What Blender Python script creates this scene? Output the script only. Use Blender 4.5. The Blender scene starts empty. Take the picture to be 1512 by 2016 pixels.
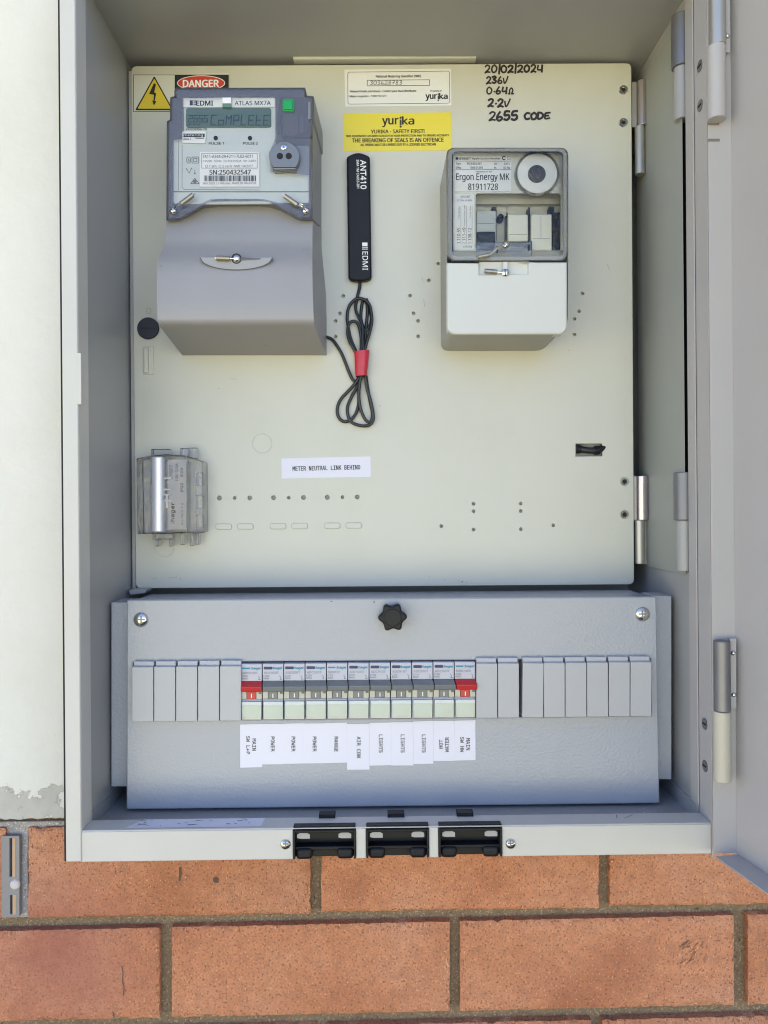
import bpy, bmesh, math, random, os
from mathutils import Vector, Matrix
random.seed(7)
SC = bpy.context.scene
COL = SC.collection

# ------------------------------------------------------------------ camera, sky, sun, exposure
F_PX, CX, CY = 1514.0, 756.0, 1008.0          # photograph: 1512 x 2016
CAM = Vector((0.0, -0.650, 1.45))
YAW, PITCH, ROLL = 0.0125, 0.0, 0.0076
def cam_axes():
    a, b, c = YAW, PITCH, ROLL
    base = Matrix(((1, 0, 0), (0, 0, -1), (0, 1, 0)))
    ry = Matrix(((math.cos(a), 0, -math.sin(a)), (0, 1, 0), (math.sin(a), 0, math.cos(a))))
    rp = Matrix(((1, 0, 0), (0, math.cos(b), -math.sin(b)), (0, math.sin(b), math.cos(b))))
    rr = Matrix(((math.cos(c), math.sin(c), 0), (-math.sin(c), math.cos(c), 0), (0, 0, 1)))
    return rr @ rp @ ry @ base
M3 = cam_axes()
MT = M3.transposed()
cam_data = bpy.data.cameras.new("camera")
cam_data.sensor_fit = 'HORIZONTAL'
cam_data.sensor_width = 36.0
cam_data.lens = 36.0 * F_PX / 1512.0
cam_data.clip_start = 0.01
cam_data.clip_end = 500
cam = bpy.data.objects.new("camera", cam_data)
COL.objects.link(cam)
rot = Matrix((M3[0], -M3[1], -M3[2])).transposed().to_4x4()
cam.matrix_world = Matrix.Translation(CAM) @ rot
SC.camera = cam

SUN_EL, SUN_ROT = math.radians(38), math.radians(-32)   # high, from behind the house: the wall is in its own shade, the garden in front is sunlit
world = bpy.data.worlds.new("World")
SC.world = world
world.use_nodes = True
wn = world.node_tree
sky = wn.nodes.new("ShaderNodeTexSky")
sky.sky_type = 'NISHITA'
sky.sun_disc = False
sky.sun_elevation = SUN_EL
sky.ozone_density = 2.5
sky.sun_rotation = SUN_ROT
bg = wn.nodes["Background"]
bg.inputs[1].default_value = 0.075
wb = wn.nodes.new("ShaderNodeMix")            # the camera's white balance leans the open sky to violet
wb.data_type = 'RGBA'
wb.blend_type = 'MULTIPLY'
wb.inputs[0].default_value = 1
wb.inputs[7].default_value = (1.04, .97, 1.03, 1)
wn.links.new(sky.outputs[0], wb.inputs[6])
wn.links.new(wb.outputs[2], bg.inputs[0])
sun_data = bpy.data.lights.new("sun", 'SUN')
sun_data.energy = 5.0
sun_data.angle = math.radians(.5)
sun_data.color = (1.0, 0.90, 0.72)
sun = bpy.data.objects.new("sun", sun_data)
COL.objects.link(sun)
sdir = Vector((math.sin(SUN_ROT) * math.cos(SUN_EL), math.cos(SUN_ROT) * math.cos(SUN_EL), math.sin(SUN_EL)))
sun.rotation_euler = sdir.to_track_quat('Z', 'Y').to_euler()
vs = SC.view_settings
vs.view_transform = 'Standard'
vs.look = 'None'
vs.exposure = 2.66
vs.gamma = 1.0
vs.use_curve_mapping = False
SC.cycles.max_bounces = 10
SC.cycles.transparent_max_bounces = 16
SC.cycles.use_denoising = True
SC.cycles.filter_width = 1.1

# ------------------------------------------------------------------ pixel of the photograph -> point on a real plane
def P(px, py, Y):
    r = MT @ Vector(((px - CX) / F_PX, (py - CY) / F_PX, 1.0))
    return CAM + r * ((Y - CAM.y) / r.y)
def SCL(Y):                     # metres per photo pixel at depth Y
    return (Y - CAM.y) / F_PX

# ------------------------------------------------------------------ materials
MATS = {}
def new_mat(name):
    m = bpy.data.materials.new(name)
    m.use_nodes = True
    MATS[name] = m
    nt = m.node_tree
    return m, nt, nt.nodes["Principled BSDF"]
def N(nt, t, **kw):
    n = nt.nodes.new(t)
    for k, v in kw.items():
        setattr(n, k, v)
    return n
def coords(nt, scale=(1, 1, 1)):
    g = N(nt, "ShaderNodeNewGeometry")
    mp = N(nt, "ShaderNodeMapping")
    mp.inputs["Scale"].default_value = scale
    nt.links.new(g.outputs["Position"], mp.inputs[0])
    return mp.outputs[0]
def noise(nt, co, scale, detail=3, rough=.55):
    n = N(nt, "ShaderNodeTexNoise")
    n.inputs["Scale"].default_value = scale
    n.inputs["Detail"].default_value = detail
    n.inputs["Roughness"].default_value = rough
    nt.links.new(co, n.inputs["Vector"])
    return n.outputs[0]
def ramp(nt, fac, stops):
    r = N(nt, "ShaderNodeValToRGB")
    e = r.color_ramp.elements
    while len(e) < len(stops):
        e.new(.5)
    for i, (p, c) in enumerate(stops):
        e[i].position = p
        e[i].color = (*c, 1) if len(c) == 3 else c
    nt.links.new(fac, r.inputs[0])
    return r.outputs[0]
def mixc(nt, fac, a, b, mode='MIX'):
    n = N(nt, "ShaderNodeMix", data_type='RGBA', blend_type=mode)
    for v, s in ((fac, 0), (a, 6), (b, 7)):
        if isinstance(v, (int, float)):
            n.inputs[s].default_value = v
        elif isinstance(v, tuple):
            n.inputs[s].default_value = (*v, 1)
        else:
            nt.links.new(v, n.inputs[s])
    return n.outputs[2]
def bump(nt, h, bsdf, strength=.3, dist=.0004):
    b = N(nt, "ShaderNodeBump")
    b.inputs["Strength"].default_value = strength
    b.inputs["Distance"].default_value = dist
    nt.links.new(h, b.inputs["Height"])
    nt.links.new(b.outputs[0], bsdf.inputs["Normal"])
def paint(name, col, rough=.4, bscale=900, bstr=.15, bdist=.0003, dirt=.06, dirtcol=None, spec=.5):
    m, nt, b = new_mat(name)
    co = coords(nt)
    n1 = noise(nt, co, 11, 5, .6)
    d = dirtcol or tuple(c * .72 for c in col)
    f = ramp(nt, n1, [(.42, (0, 0, 0)), (.75, (1, 1, 1))])
    mm = N(nt, "ShaderNodeMath", operation='MULTIPLY')
    mm.inputs[1].default_value = dirt * 2
    nt.links.new(f, mm.inputs[0])
    c1 = mixc(nt, mm.outputs[0], col, d)
    n3 = noise(nt, co, 340, 2)                      # tiny specks of dirt
    f3 = ramp(nt, n3, [(.74, (0, 0, 0)), (.79, (1, 1, 1))])
    m3 = N(nt, "ShaderNodeMath", operation='MULTIPLY')
    m3.inputs[1].default_value = dirt * 1.5
    nt.links.new(f3, m3.inputs[0])
    c2 = mixc(nt, m3.outputs[0], c1, tuple(c * .45 for c in col))
    nt.links.new(c2, b.inputs["Base Color"])
    b.inputs["Roughness"].default_value = rough
    b.inputs["Specular IOR Level"].default_value = spec
    if bstr:
        bump(nt, noise(nt, co, bscale, 2), b, bstr, bdist)
    return m
def plain(name, col, rough=.45, metal=0.0, spec=.5):
    m, nt, b = new_mat(name)
    b.inputs["Base Color"].default_value = (*col, 1)
    b.inputs["Roughness"].default_value = rough
    b.inputs["Metallic"].default_value = metal
    b.inputs["Specular IOR Level"].default_value = spec
    return m
def clear(name, tint, haze=(.5, .5, .5), hz=.06, rough=.04, wrinkle=0.0, ior=1.47, wscale=60, boost=1.0):
    m = bpy.data.materials.new(name)
    m.use_nodes = True
    MATS[name] = m
    nt = m.node_tree
    nt.nodes.remove(nt.nodes["Principled BSDF"])
    out = nt.nodes["Material Output"]
    tr = N(nt, "ShaderNodeBsdfTransparent")
    tr.inputs[0].default_value = (*tint, 1)
    df = N(nt, "ShaderNodeBsdfDiffuse")
    df.inputs[0].default_value = (*haze, 1)
    gl = N(nt, "ShaderNodeBsdfGlossy")
    gl.inputs["Roughness"].default_value = rough
    fr = N(nt, "ShaderNodeFresnel")
    fr.inputs[0].default_value = ior
    m1 = N(nt, "ShaderNodeMixShader")
    m1.inputs[0].default_value = hz
    m2 = N(nt, "ShaderNodeMixShader")
    nt.links.new(tr.outputs[0], m1.inputs[1])
    nt.links.new(df.outputs[0], m1.inputs[2])
    bo = N(nt, "ShaderNodeMath", operation='MULTIPLY')
    bo.inputs[1].default_value = boost
    nt.links.new(fr.outputs[0], bo.inputs[0])
    nt.links.new(bo.outputs[0], m2.inputs[0])
    nt.links.new(m1.outputs[0], m2.inputs[1])
    nt.links.new(gl.outputs[0], m2.inputs[2])
    nt.links.new(m2.outputs[0], out.inputs[0])
    if wrinkle:
        co = coords(nt)
        w = N(nt, "ShaderNodeTexNoise")
        w.inputs["Scale"].default_value = wscale
        w.inputs["Detail"].default_value = 4
        w.inputs["Distortion"].default_value = 2.5
        nt.links.new(co, w.inputs["Vector"])
        bp = N(nt, "ShaderNodeBump")
        bp.inputs["Strength"].default_value = wrinkle
        bp.inputs["Distance"].default_value = .004
        nt.links.new(w.outputs[0], bp.inputs["Height"])
        nt.links.new(bp.outputs[0], gl.inputs["Normal"])
    return m

FRAME = paint("lit_frame_coat", (.53, .515, .49), .42, 700, .12, .0003, .1)  # the cabinet's paint, lightened to imitate the light on its front
CAB = paint("cabinet_powder_coat", (.325, .325, .33), .36, 700, .12, .0003, .05)  # same paint, darkened to imitate the shade inside
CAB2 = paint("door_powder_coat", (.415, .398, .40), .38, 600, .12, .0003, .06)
PAN = paint("panel_powder_coat", (.545, .538, .48), .34, 900, .06, .0002, .11, (.40, .385, .31))
COV = paint("orange_peel_coat", (.345, .36, .405), .25, 460, .5, .0007, .05)
PLATE = paint("hinge_plate_coat", (.305, .318, .30), .42, 300, .1, .0003, .1)
WHITE_LABEL = paint("white_label_film", (.72, .72, .73), .35, 200, .02, .0002, .02)
TAPE_LABEL = paint("white_tape_film", (.66, .65, .76), .28, 200, .02, .0002, .02)
YELLOW = paint("yellow_label_film", (.72, .60, .05), .3, 160, .05, .0002, .05)
SIGN_YELLOW = paint("sign_yellow", (.66, .50, .04), .35, 160, 0, .0002, .05)
SIGN_RED = plain("sign_red", (.55, .05, .03), .4)
INK = plain("black_ink", (.012, .012, .014), .5)
GREY_INK = plain("grey_ink", (.14, .14, .16), .5)
BLUE_INK = plain("blue_ink", (.03, .10, .25), .5)
TEAL_INK = plain("teal_ink", (.02, .22, .34), .5)
NAVY_INK = plain("navy_ink", (.03, .04, .10), .5)
WHITE_INK = plain("white_ink", (.8, .8, .8), .5)
MARKER = plain("marker_ink", (.022, .012, .014), .4)
BLACK = paint("black_plastic", (.009, .0095, .013), .45, 500, .1, .0003, .2, (.03, .03, .03), .25)
BLACK_RUB = paint("black_cable_sheath", (.014, .015, .018), .34, 400, .15, .0003, .2, (.04, .04, .04))
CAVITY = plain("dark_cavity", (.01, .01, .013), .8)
GALV = paint("zinc_steel", (.44, .43, .41), .36, 260, .1, .0003, .25)
GALV.node_tree.nodes["Principled BSDF"].inputs["Metallic"].default_value = .6
DARKMETAL = paint("dull_steel", (.20, .20, .22), .42, 260, .1, .0003, .25)
DARKMETAL.node_tree.nodes["Principled BSDF"].inputs["Metallic"].default_value = .6
CHROME = plain("bright_zinc", (.72, .71, .68), .16, 1.0)
LEAD = paint("lead_seal", (.34, .31, .26), .36, 600, .5, .0005, .2)
LEAD.node_tree.nodes["Principled BSDF"].inputs["Metallic"].default_value = .7
METER = paint("meter_grey_plastic", (.29, .285, .305), .45, 1500, .12, .0002, .12, (.22, .21, .2))
METER_LIP = paint("meter_lip_plastic", (.31, .305, .32), .4, 1500, .12, .0002, .08)
METER_BASE = paint("meter_base_plastic", (.22, .21, .195), .5, 1500, .12, .0002, .1)
METER_FACE = paint("meter_face_plastic", (.51, .545, .55), .35, 900, .02, .0002, .04)
SMOKE = paint("smoked_case", (.185, .185, .20), .38, 900, .02, .0002, .1, (.2, .2, .24))
SMOKE2 = paint("smoked_recess", (.14, .14, .155), .38, 900, .02, .0002, .1)
SMOKE_CLEAR = clear("smoked_clear_plastic", (.80, .80, .84), (.4, .4, .44), .10, .08, .10, 1.47, 45)
METER_WINDOW = clear("meter_window_plastic", (.95, .95, .96), (.5, .5, .5), .0, .03, .05, 1.45, 40, .8)
LCD = plain("lcd_glass", (.095, .145, .125), .16)
LCD_INK = plain("lcd_segments", (.022, .036, .034), .3)
GREEN = plain("green_button", (.012, .30, .075), .25)
RECV_BASE = paint("receiver_grey_plastic", (.32, .315, .29), .45, 1500, .1, .0002, .06)
RECV_LID = paint("receiver_lid_plastic", (.56, .57, .55), .42, 1500, .08, .0002, .03)
RECV_FACE = paint("receiver_face_plastic", (.60, .60, .56), .4, 900, .02, .0002, .04)
CLEAR = clear("clear_plastic", (.95, .95, .94), (.5, .5, .5), .0, .02, .7, 1.45, 55, 1.15)
CLEAR2 = clear("clear_fuse_plastic", (.90, .90, .92), (.5, .5, .54), .07, .06, .3, 1.47, 60, 1.5)
WINDOW = clear("label_window_plastic", (.965, .985, .985), (.5, .58, .6), .03, .04, .06, 1.5, 60, 1.6)
DISC = paint("white_dial", (.78, .78, .76), .25, 400, .05, .0003, .08)
RELAY = paint("relay_white", (.66, .66, .58), .4, 900, .02, .0002, .05)
RELAY_GREY = paint("relay_grey", (.40, .43, .42), .4, 900, .02, .0002, .05)
BRK = paint("breaker_body", (.46, .46, .54), .38, 1200, .03, .0002, .04)
BRK_CREAM = paint("breaker_cream", (.48, .47, .41), .4, 1200, .03, .0002, .04)
BRK_GREY = paint("breaker_grey_toggle", (.165, .175, .185), .36, 1200, .03, .0002, .08)
BRK_RED = paint("breaker_red_toggle", (.46, .025, .03), .34, 1200, .03, .0002, .08)
BRK_BLUE = plain("breaker_window_bar", (.52, .60, .78), .3)
BRK_PALE = paint("breaker_card", (.41, .50, .56), .4, 300, .05, .0003, .1)
BLANK = paint("blank_cover_plastic", (.41, .415, .44), .4, 1200, .03, .0002, .05)
RED_TAPE = paint("red_tape", (.50, .03, .05), .3, 90, .5, .0012, .1)
WHITEWALL_NAME = "flaking_white_paint"

def mat_wall():
    m, nt, b = new_mat(WHITEWALL_NAME)
    co = coords(nt)
    base = mixc(nt, ramp(nt, noise(nt, co, 6, 5, .6), [(.4, (0, 0, 0)), (.8, (1, 1, 1))]), (.655, .642, .60), (.585, .57, .50))
    # bare patches low down, where the paint has come off
    sp = N(nt, "ShaderNodeSeparateXYZ")
    nt.links.new(co, sp.inputs[0])
    zt = P(60, 1530, 0).z
    zb = P(60, 1590, 0).z
    mr = N(nt, "ShaderNodeMapRange")
    mr.inputs[1].default_value = zt + .012
    mr.inputs[2].default_value = zt - .008
    mr.inputs[3].default_value = -.30
    mr.inputs[4].default_value = .10
    nt.links.new(sp.outputs[2], mr.inputs[0])
    ad = N(nt, "ShaderNodeMath", operation='ADD')
    nt.links.new(mr.outputs[0], ad.inputs[0])
    nt.links.new(noise(nt, co, 42, 9, .66), ad.inputs[1])
    bare = ramp(nt, ad.outputs[0], [(.55, (0, 0, 0)), (.575, (1, 1, 1))])
    mott = mixc(nt, noise(nt, co, 90, 4), (.36, .35, .33), (.50, .48, .43))
    nt.links.new(mixc(nt, bare, base, mott), b.inputs["Base Color"])
    b.inputs["Roughness"].default_value = .55
    inv = N(nt, "ShaderNodeMath", operation='MULTIPLY_ADD')
    inv.inputs[1].default_value = -.6
    nt.links.new(bare, inv.inputs[0])
    nt.links.new(noise(nt, co, 60, 4), inv.inputs[2])
    bump(nt, inv.outputs[0], b, .6, .0018)
    return m
def mat_brick():
    m, nt, b = new_mat("fired_clay")
    co = coords(nt)
    big = noise(nt, co, 9, 4, .6)
    c = ramp(nt, big, [(.3, (.42, .155, .075)), (.48, (.58, .245, .125)), (.7, (.62, .31, .19))])
    med = noise(nt, co, 110, 4, .7)
    c = mixc(nt, ramp(nt, med, [(.35, (.5, .5, .5)), (.65, (0, 0, 0))]), c, (.30, .135, .08))
    dark = ramp(nt, noise(nt, co, 300, 5, .75), [(.63, (0, 0, 0)), (.74, (.75, .75, .75))])
    c = mixc(nt, dark, c, (.13, .045, .03))
    d2 = ramp(nt, noise(nt, co, 520, 2, .5), [(.57, (0, 0, 0)), (.66, (.85, .85, .85))])
    c = mixc(nt, d2, c, (.20, .07, .04))
    cs = coords(nt, (1.9, 1, 1))
    lt = ramp(nt, noise(nt, cs, 520, 1, .5), [(.65, (0, 0, 0)), (.71, (.9, .9, .9))])
    c = mixc(nt, lt, c, (.74, .47, .31))
    g = N(nt, "ShaderNodeNewGeometry")
    hv = N(nt, "ShaderNodeHueSaturation")
    vr = N(nt, "ShaderNodeMapRange")
    vr.inputs[3].default_value = .86
    vr.inputs[4].default_value = 1.10
    nt.links.new(g.outputs["Random Per Island"], vr.inputs[0])
    nt.links.new(vr.outputs[0], hv.inputs["Value"])
    nt.links.new(c, hv.inputs["Color"])
    stain = ramp(nt, noise(nt, co, 16, 6, .7), [(.54, (0, 0, 0)), (.74, (.6, .6, .6))])
    c = mixc(nt, stain, hv.outputs[0], (.30, .11, .07))
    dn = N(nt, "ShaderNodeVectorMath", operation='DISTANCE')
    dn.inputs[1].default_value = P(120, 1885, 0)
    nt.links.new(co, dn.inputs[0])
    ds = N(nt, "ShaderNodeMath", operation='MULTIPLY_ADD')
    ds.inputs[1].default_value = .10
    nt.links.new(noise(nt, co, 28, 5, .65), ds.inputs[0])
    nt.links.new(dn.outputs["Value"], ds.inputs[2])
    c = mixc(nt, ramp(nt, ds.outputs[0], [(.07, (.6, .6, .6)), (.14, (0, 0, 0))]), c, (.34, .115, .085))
    nt.links.new(c, b.inputs["Base Color"])
    b.inputs["Roughness"].default_value = .85
    b.inputs["Specular IOR Level"].default_value = .25
    ad = N(nt, "ShaderNodeMath", operation='ADD')
    nt.links.new(med, ad.inputs[0])
    nt.links.new(noise(nt, co, 600, 3, .7), ad.inputs[1])
    bump(nt, ad.outputs[0], b, .8, .0018)
    return m
def mat_mortar(name, a, c2):
    m, nt, b = new_mat(name)
    co = coords(nt)
    c = mixc(nt, noise(nt, co, 45, 5, .65), a, c2)
    c = mixc(nt, ramp(nt, noise(nt, co, 620, 2, .6), [(.56, (0, 0, 0)), (.66, (.8, .8, .8))]), c, tuple(min(.8, v * 1.7) for v in c2))
    c = mixc(nt, ramp(nt, noise(nt, co, 380, 3, .7), [(.58, (0, 0, 0)), (.68, (.8, .8, .8))]), c, tuple(v * .35 for v in a))
    nt.links.new(c, b.inputs["Base Color"])
    b.inputs["Roughness"].default_value = .9
    bump(nt, noise(nt, co, 350, 4, .7), b, .7, .0015)
    return m
WWALL = mat_wall()
BRICK = mat_brick()
MORTAR = mat_mortar("brown_mortar", (.125, .084, .05), (.25, .18, .112))
GREYMORTAR = mat_mortar("grey_mortar", (.26, .25, .25), (.40, .37, .36))
GROUND = mat_mortar("garden_soil", (.42, .41, .25), (.56, .55, .36))

# ------------------------------------------------------------------ mesh building
class MB:
    def __init__(self):
        self.v, self.f, self.m = [], [], []
        self.cur = 0
    def add(self, pts, faces):
        o = len(self.v)
        self.v += [Vector(p) for p in pts]
        for f in faces:
            self.f.append([o + i for i in f])
            self.m.append(self.cur)
        return self
    def mat(self, i):
        self.cur = i
        return self
    def box(self, x0, x1, y0, y1, z0, z1):
        p = [(x, y, z) for x in (x0, x1) for y in (y0, y1) for z in (z0, z1)]
        return self.add(p, [(0, 1, 3, 2), (4, 6, 7, 5), (0, 4, 5, 1), (2, 3, 7, 6), (0, 2, 6, 4), (1, 5, 7, 3)])
    def poly(self, pts, Y):                              # flat, facing the viewer
        return self.add([P(x, y, Y) for x, y in pts], [list(range(len(pts)))])
    def prism(self, pts, Yf, Yb, back=None):             # straight back from its front outline, or to a given back outline
        n = len(pts)
        fr = [P(x, y, Yf) for x, y in pts]
        bk = [Vector((p.x, Yb, p.z)) for p in fr] if back is None else [P(x, y, Yb) for x, y in back]
        fc = [list(range(n)), list(range(2 * n - 1, n - 1, -1))]
        fc += [(i, i + n, (i + 1) % n + n, (i + 1) % n) for i in range(n)]
        return self.add(fr + bk, fc)
    def rect(self, x0, y0, x1, y1, Yf, Yb=None):
        q = [(x0, y0), (x1, y0), (x1, y1), (x0, y1)]
        return self.poly(q, Yf) if Yb is None else self.prism(q, Yf, Yb)
    def disc(self, cx, cy, r, Yf, Yb=None, n=24, ry=None):
        q = [(cx + r * math.cos(2 * math.pi * i / n), cy + (ry or r) * math.sin(2 * math.pi * i / n)) for i in range(n)]
        return self.poly(q, Yf) if Yb is None else self.prism(q, Yf, Yb)
    def dome(self, cx, cy, r, Yb, h, n=20, k=5):
        c = P(cx, cy, Yb)
        R = r * SCL(Yb)
        pts, fc = [], []
        for j in range(k):
            a = j / k * math.pi / 2
            for i in range(n):
                t = 2 * math.pi * i / n
                pts.append((c.x + R * math.cos(a) * math.cos(t), Yb - h * math.sin(a), c.z + R * math.cos(a) * math.sin(t)))
        pts.append((c.x, Yb - h, c.z))
        for j in range(k - 1):
            for i in range(n):
                fc.append((j * n + i, j * n + (i + 1) % n, (j + 1) * n + (i + 1) % n, (j + 1) * n + i))
        for i in range(n):
            fc.append(((k - 1) * n + i, (k - 1) * n + (i + 1) % n, k * n))
        return self.add(pts, fc)
    def ring(self, cx, cy, r, w, Yf, Yb, n=40, a0=0, a1=360):
        pts, fc = [], []
        full = abs(a1 - a0) >= 360
        k = n if full else n + 1
        for i in range(k):
            t = math.radians(a0 + (a1 - a0) * i / n)
            for rr, Y in ((r - w, Yb), (r - w * .5, Yf), (r + w * .5, Yf), (r + w, Yb)):
                p = P(cx + rr * math.cos(t), cy + rr * math.sin(t), Yf)
                pts.append((p.x, Y, p.z))
        for i in range(n):
            j = (i + 1) % k
            for q in range(3):
                fc.append((i * 4 + q, j * 4 + q, j * 4 + q + 1, i * 4 + q + 1))
        return self.add(pts, fc)
    def cyl(self, a, b, r, n=20, r2=None, caps=True):
        a, b = Vector(a), Vector(b)
        d = (b - a).normalized()
        u = d.orthogonal().normalized()
        w = d.cross(u)
        r2 = r if r2 is None else r2
        pts = [a + (u * math.cos(2 * math.pi * i / n) + w * math.sin(2 * math.pi * i / n)) * r for i in range(n)]
        pts += [b + (u * math.cos(2 * math.pi * i / n) + w * math.sin(2 * math.pi * i / n)) * r2 for i in range(n)]
        fc = [(i, (i + 1) % n, (i + 1) % n + n, i + n) for i in range(n)]
        if caps:
            fc += [list(range(n - 1, -1, -1)), list(range(n, 2 * n))]
        return self.add(pts, fc)
    def tube(self, path, r, n=10):
        path = [Vector(p) for p in path]
        pts, fc = [], []
        u = None
        for i, p in enumerate(path):
            d = (path[min(i + 1, len(path) - 1)] - path[max(i - 1, 0)]).normalized()
            u = d.orthogonal().normalized() if u is None else (u - d * u.dot(d)).normalized()
            w = d.cross(u)
            pts += [p + (u * math.cos(2 * math.pi * k / n) + w * math.sin(2 * math.pi * k / n)) * r for k in range(n)]
        for i in range(len(path) - 1):
            for k in range(n):
                fc.append((i * n + k, i * n + (k + 1) % n, (i + 1) * n + (k + 1) % n, (i + 1) * n + k))
        fc += [list(range(n - 1, -1, -1)), list(range((len(path) - 1) * n, len(path) * n))]
        return self.add(pts, fc)
    def stroke(self, pts, w, Y, closed=False):           # a flat inked line
        global EPS
        if closed:
            pts = list(pts) + [pts[0]]
        for (x0, y0), (x1, y1) in zip(pts[:-1], pts[1:]):
            L = math.hypot(x1 - x0, y1 - y0) or 1e-6
            nx, ny = -(y1 - y0) / L * w / 2, (x1 - x0) / L * w / 2
            ex, ey = (x1 - x0) / L * w * .3, (y1 - y0) / L * w * .3
            EPS = (EPS + 1.3e-6) if EPS < 6e-5 else 0.0
            self.poly([(x0 + nx - ex, y0 + ny - ey), (x1 + nx + ex, y1 + ny + ey), (x1 - nx + ex, y1 - ny + ey), (x0 - nx - ex, y0 - ny - ey)], Y - EPS)
        return self
    def frame(self, x0, y0, x1, y1, w, Y):
        return self.stroke([(x0, y0), (x1, y0), (x1, y1), (x0, y1)], w, Y, True)
    def text(self, s, cx, cy, L, H, Y, rot=0, bold=.0, font='sans'):
        """lettering fitted to a box: L along the reading direction, H across; rot degrees clockwise as seen"""
        global EPS
        vv, ff, (bx0, by0, bx1, by1) = text_geo(s, font, 0.0)
        t = math.radians(rot)
        c, sn = math.cos(t), math.sin(t)
        q = []
        for x, y in vv:
            a = ((x - bx0) / (bx1 - bx0) - .5) * L
            b = -((y - by0) / (by1 - by0) - .5) * H
            q.append((cx + a * c - b * sn, cy + a * sn + b * c))
        w = bold * 22 * min(1.0, H / 9)                      # heavier lettering: the same print struck again, a hair to the side
        for k, (dx, dy) in enumerate(((0, 0),) if w < .03 else ((-w, 0), (w, 0), (0, -w * .6), (0, w * .6))):
            EPS = (EPS + 1.3e-6) if EPS < 6e-5 else 0.0
            self.add([P(x + dx, y + dy, Y - EPS) for x, y in q], ff)
        return self
EPS = 0.0
_tc = {}
_fonts = {}
def get_font(kind):
    if kind not in _fonts:
        f = None
        try:
            fn = {'sans': 'NotoSansMath-Regular.woff2', 'mono': 'DejaVuSansMono.woff2'}[kind]
            pth = os.path.join(bpy.utils.system_resource('DATAFILES'), 'fonts', fn)
            f = bpy.data.fonts.load(pth)
        except Exception:
            f = None
        _fonts[kind] = f
    return _fonts[kind]
def text_geo(s, font, bold):
    k = (s, font, bold)
    if k not in _tc:
        cu = bpy.data.curves.new("t", 'FONT')
        cu.body = s
        f = get_font(font)
        if f:
            cu.font = f
        cu.resolution_u = 3
        cu.offset = bold
        o = bpy.data.objects.new("t", cu)
        COL.objects.link(o)
        dg = bpy.context.evaluated_depsgraph_get()
        dg.update()
        me = bpy.data.meshes.new_from_object(o.evaluated_get(dg))
        vv = [(v.co.x, v.co.y) for v in me.vertices]
        ff = [list(p.vertices) for p in me.polygons]
        bpy.data.objects.remove(o)
        bpy.data.meshes.remove(me)
        bpy.data.curves.remove(cu)
        xs, ys = [v[0] for v in vv], [v[1] for v in vv]
        _tc[k] = (vv, ff, (min(xs), min(ys), max(xs), max(ys)))
    return _tc[k]

WLOC = {}
def wl(o):
    return WLOC.get(o.name, Vector((0, 0, 0))) if o else Vector((0, 0, 0))
def part(name, mb, mats, parent=None, bevel=0.0, seg=2, smooth=35, loc=None):
    org = wl(parent) if parent else (Vector(loc) if loc else Vector((0, 0, 0)))
    me = bpy.data.meshes.new(name)
    me.from_pydata([v - org for v in mb.v], [], mb.f)
    mats = mats if isinstance(mats, (list, tuple)) else [mats]
    for m in mats:
        me.materials.append(m)
    if len(mats) > 1:
        for p, i in zip(me.polygons, mb.m):
            p.material_index = min(i, len(mats) - 1)
    bm = bmesh.new()
    bm.from_mesh(me)
    bmesh.ops.recalc_face_normals(bm, faces=bm.faces)
    bm.to_mesh(me)
    bm.free()
    if smooth:
        me.polygons.foreach_set("use_smooth", [True] * len(me.polygons))
        me.set_sharp_from_angle(angle=math.radians(smooth))
    o = bpy.data.objects.new(name, me)
    COL.objects.link(o)
    if parent:
        o.parent = parent
    else:
        o.location = org
    WLOC[o.name] = org
    if bevel:
        bv = o.modifiers.new("bevel", 'BEVEL')
        bv.width = bevel
        bv.segments = seg
        bv.limit_method = 'ANGLE'
        bv.angle_limit = math.radians(40)
    return o
def tag(o, label, cat, group=None, kind=None):
    o["label"] = label
    o["category"] = cat
    if group:
        o["group"] = group
    if kind:
        o["kind"] = kind
    return o
def thing(name, label, cat, loc, group=None):
    o = bpy.data.objects.new(name, None)
    o.empty_display_size = .01
    COL.objects.link(o)
    o.location = loc
    WLOC[o.name] = Vector(loc)
    return tag(o, label, cat, group)
def copy_tree(o, parent=None):
    c = o.copy()
    COL.objects.link(c)
    c.parent = parent
    WLOC[c.name] = wl(o)
    for ch in list(o.children):
        copy_tree(ch, c)
    return c
def plate(outline, holes, Yf, Yb, bev=0.0):
    """sheet with real holes: a filled 2D curve, given thickness"""
    cu = bpy.data.curves.new("plate", 'CURVE')
    cu.dimensions = '2D'
    cu.fill_mode = 'BOTH'
    cu.resolution_u = 1
    th = (Yb - Yf) / 2
    cu.extrude = max(th - bev, 1e-5)
    cu.bevel_depth = bev
    cu.bevel_resolution = 1
    cu.offset = -bev
    for lp in [outline] + holes:
        s = cu.splines.new('POLY')
        s.points.add(len(lp) - 1)
        for pt, (x, y) in zip(s.points, lp):
            w = P(x, y, Yf)
            pt.co = (w.x, w.z - 1.45, 0, 1)
        s.use_cyclic_u = True
    o = bpy.data.objects.new("plate", cu)
    COL.objects.link(o)
    dg = bpy.context.evaluated_depsgraph_get()
    dg.update()
    me = bpy.data.meshes.new_from_object(o.evaluated_get(dg))
    mb = MB()
    mid = (Yf + Yb) / 2
    mb.add([(v.co.x, mid - v.co.z, v.co.y + 1.45) for v in me.vertices], [list(p.vertices) for p in me.polygons])
    bpy.data.objects.remove(o)
    bpy.data.meshes.remove(me)
    bpy.data.curves.remove(cu)
    return mb
def circ(cx, cy, r, n=14):
    return [(cx + r * math.cos(2 * math.pi * i / n), cy + r * math.sin(2 * math.pi * i / n)) for i in range(n)]
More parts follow.
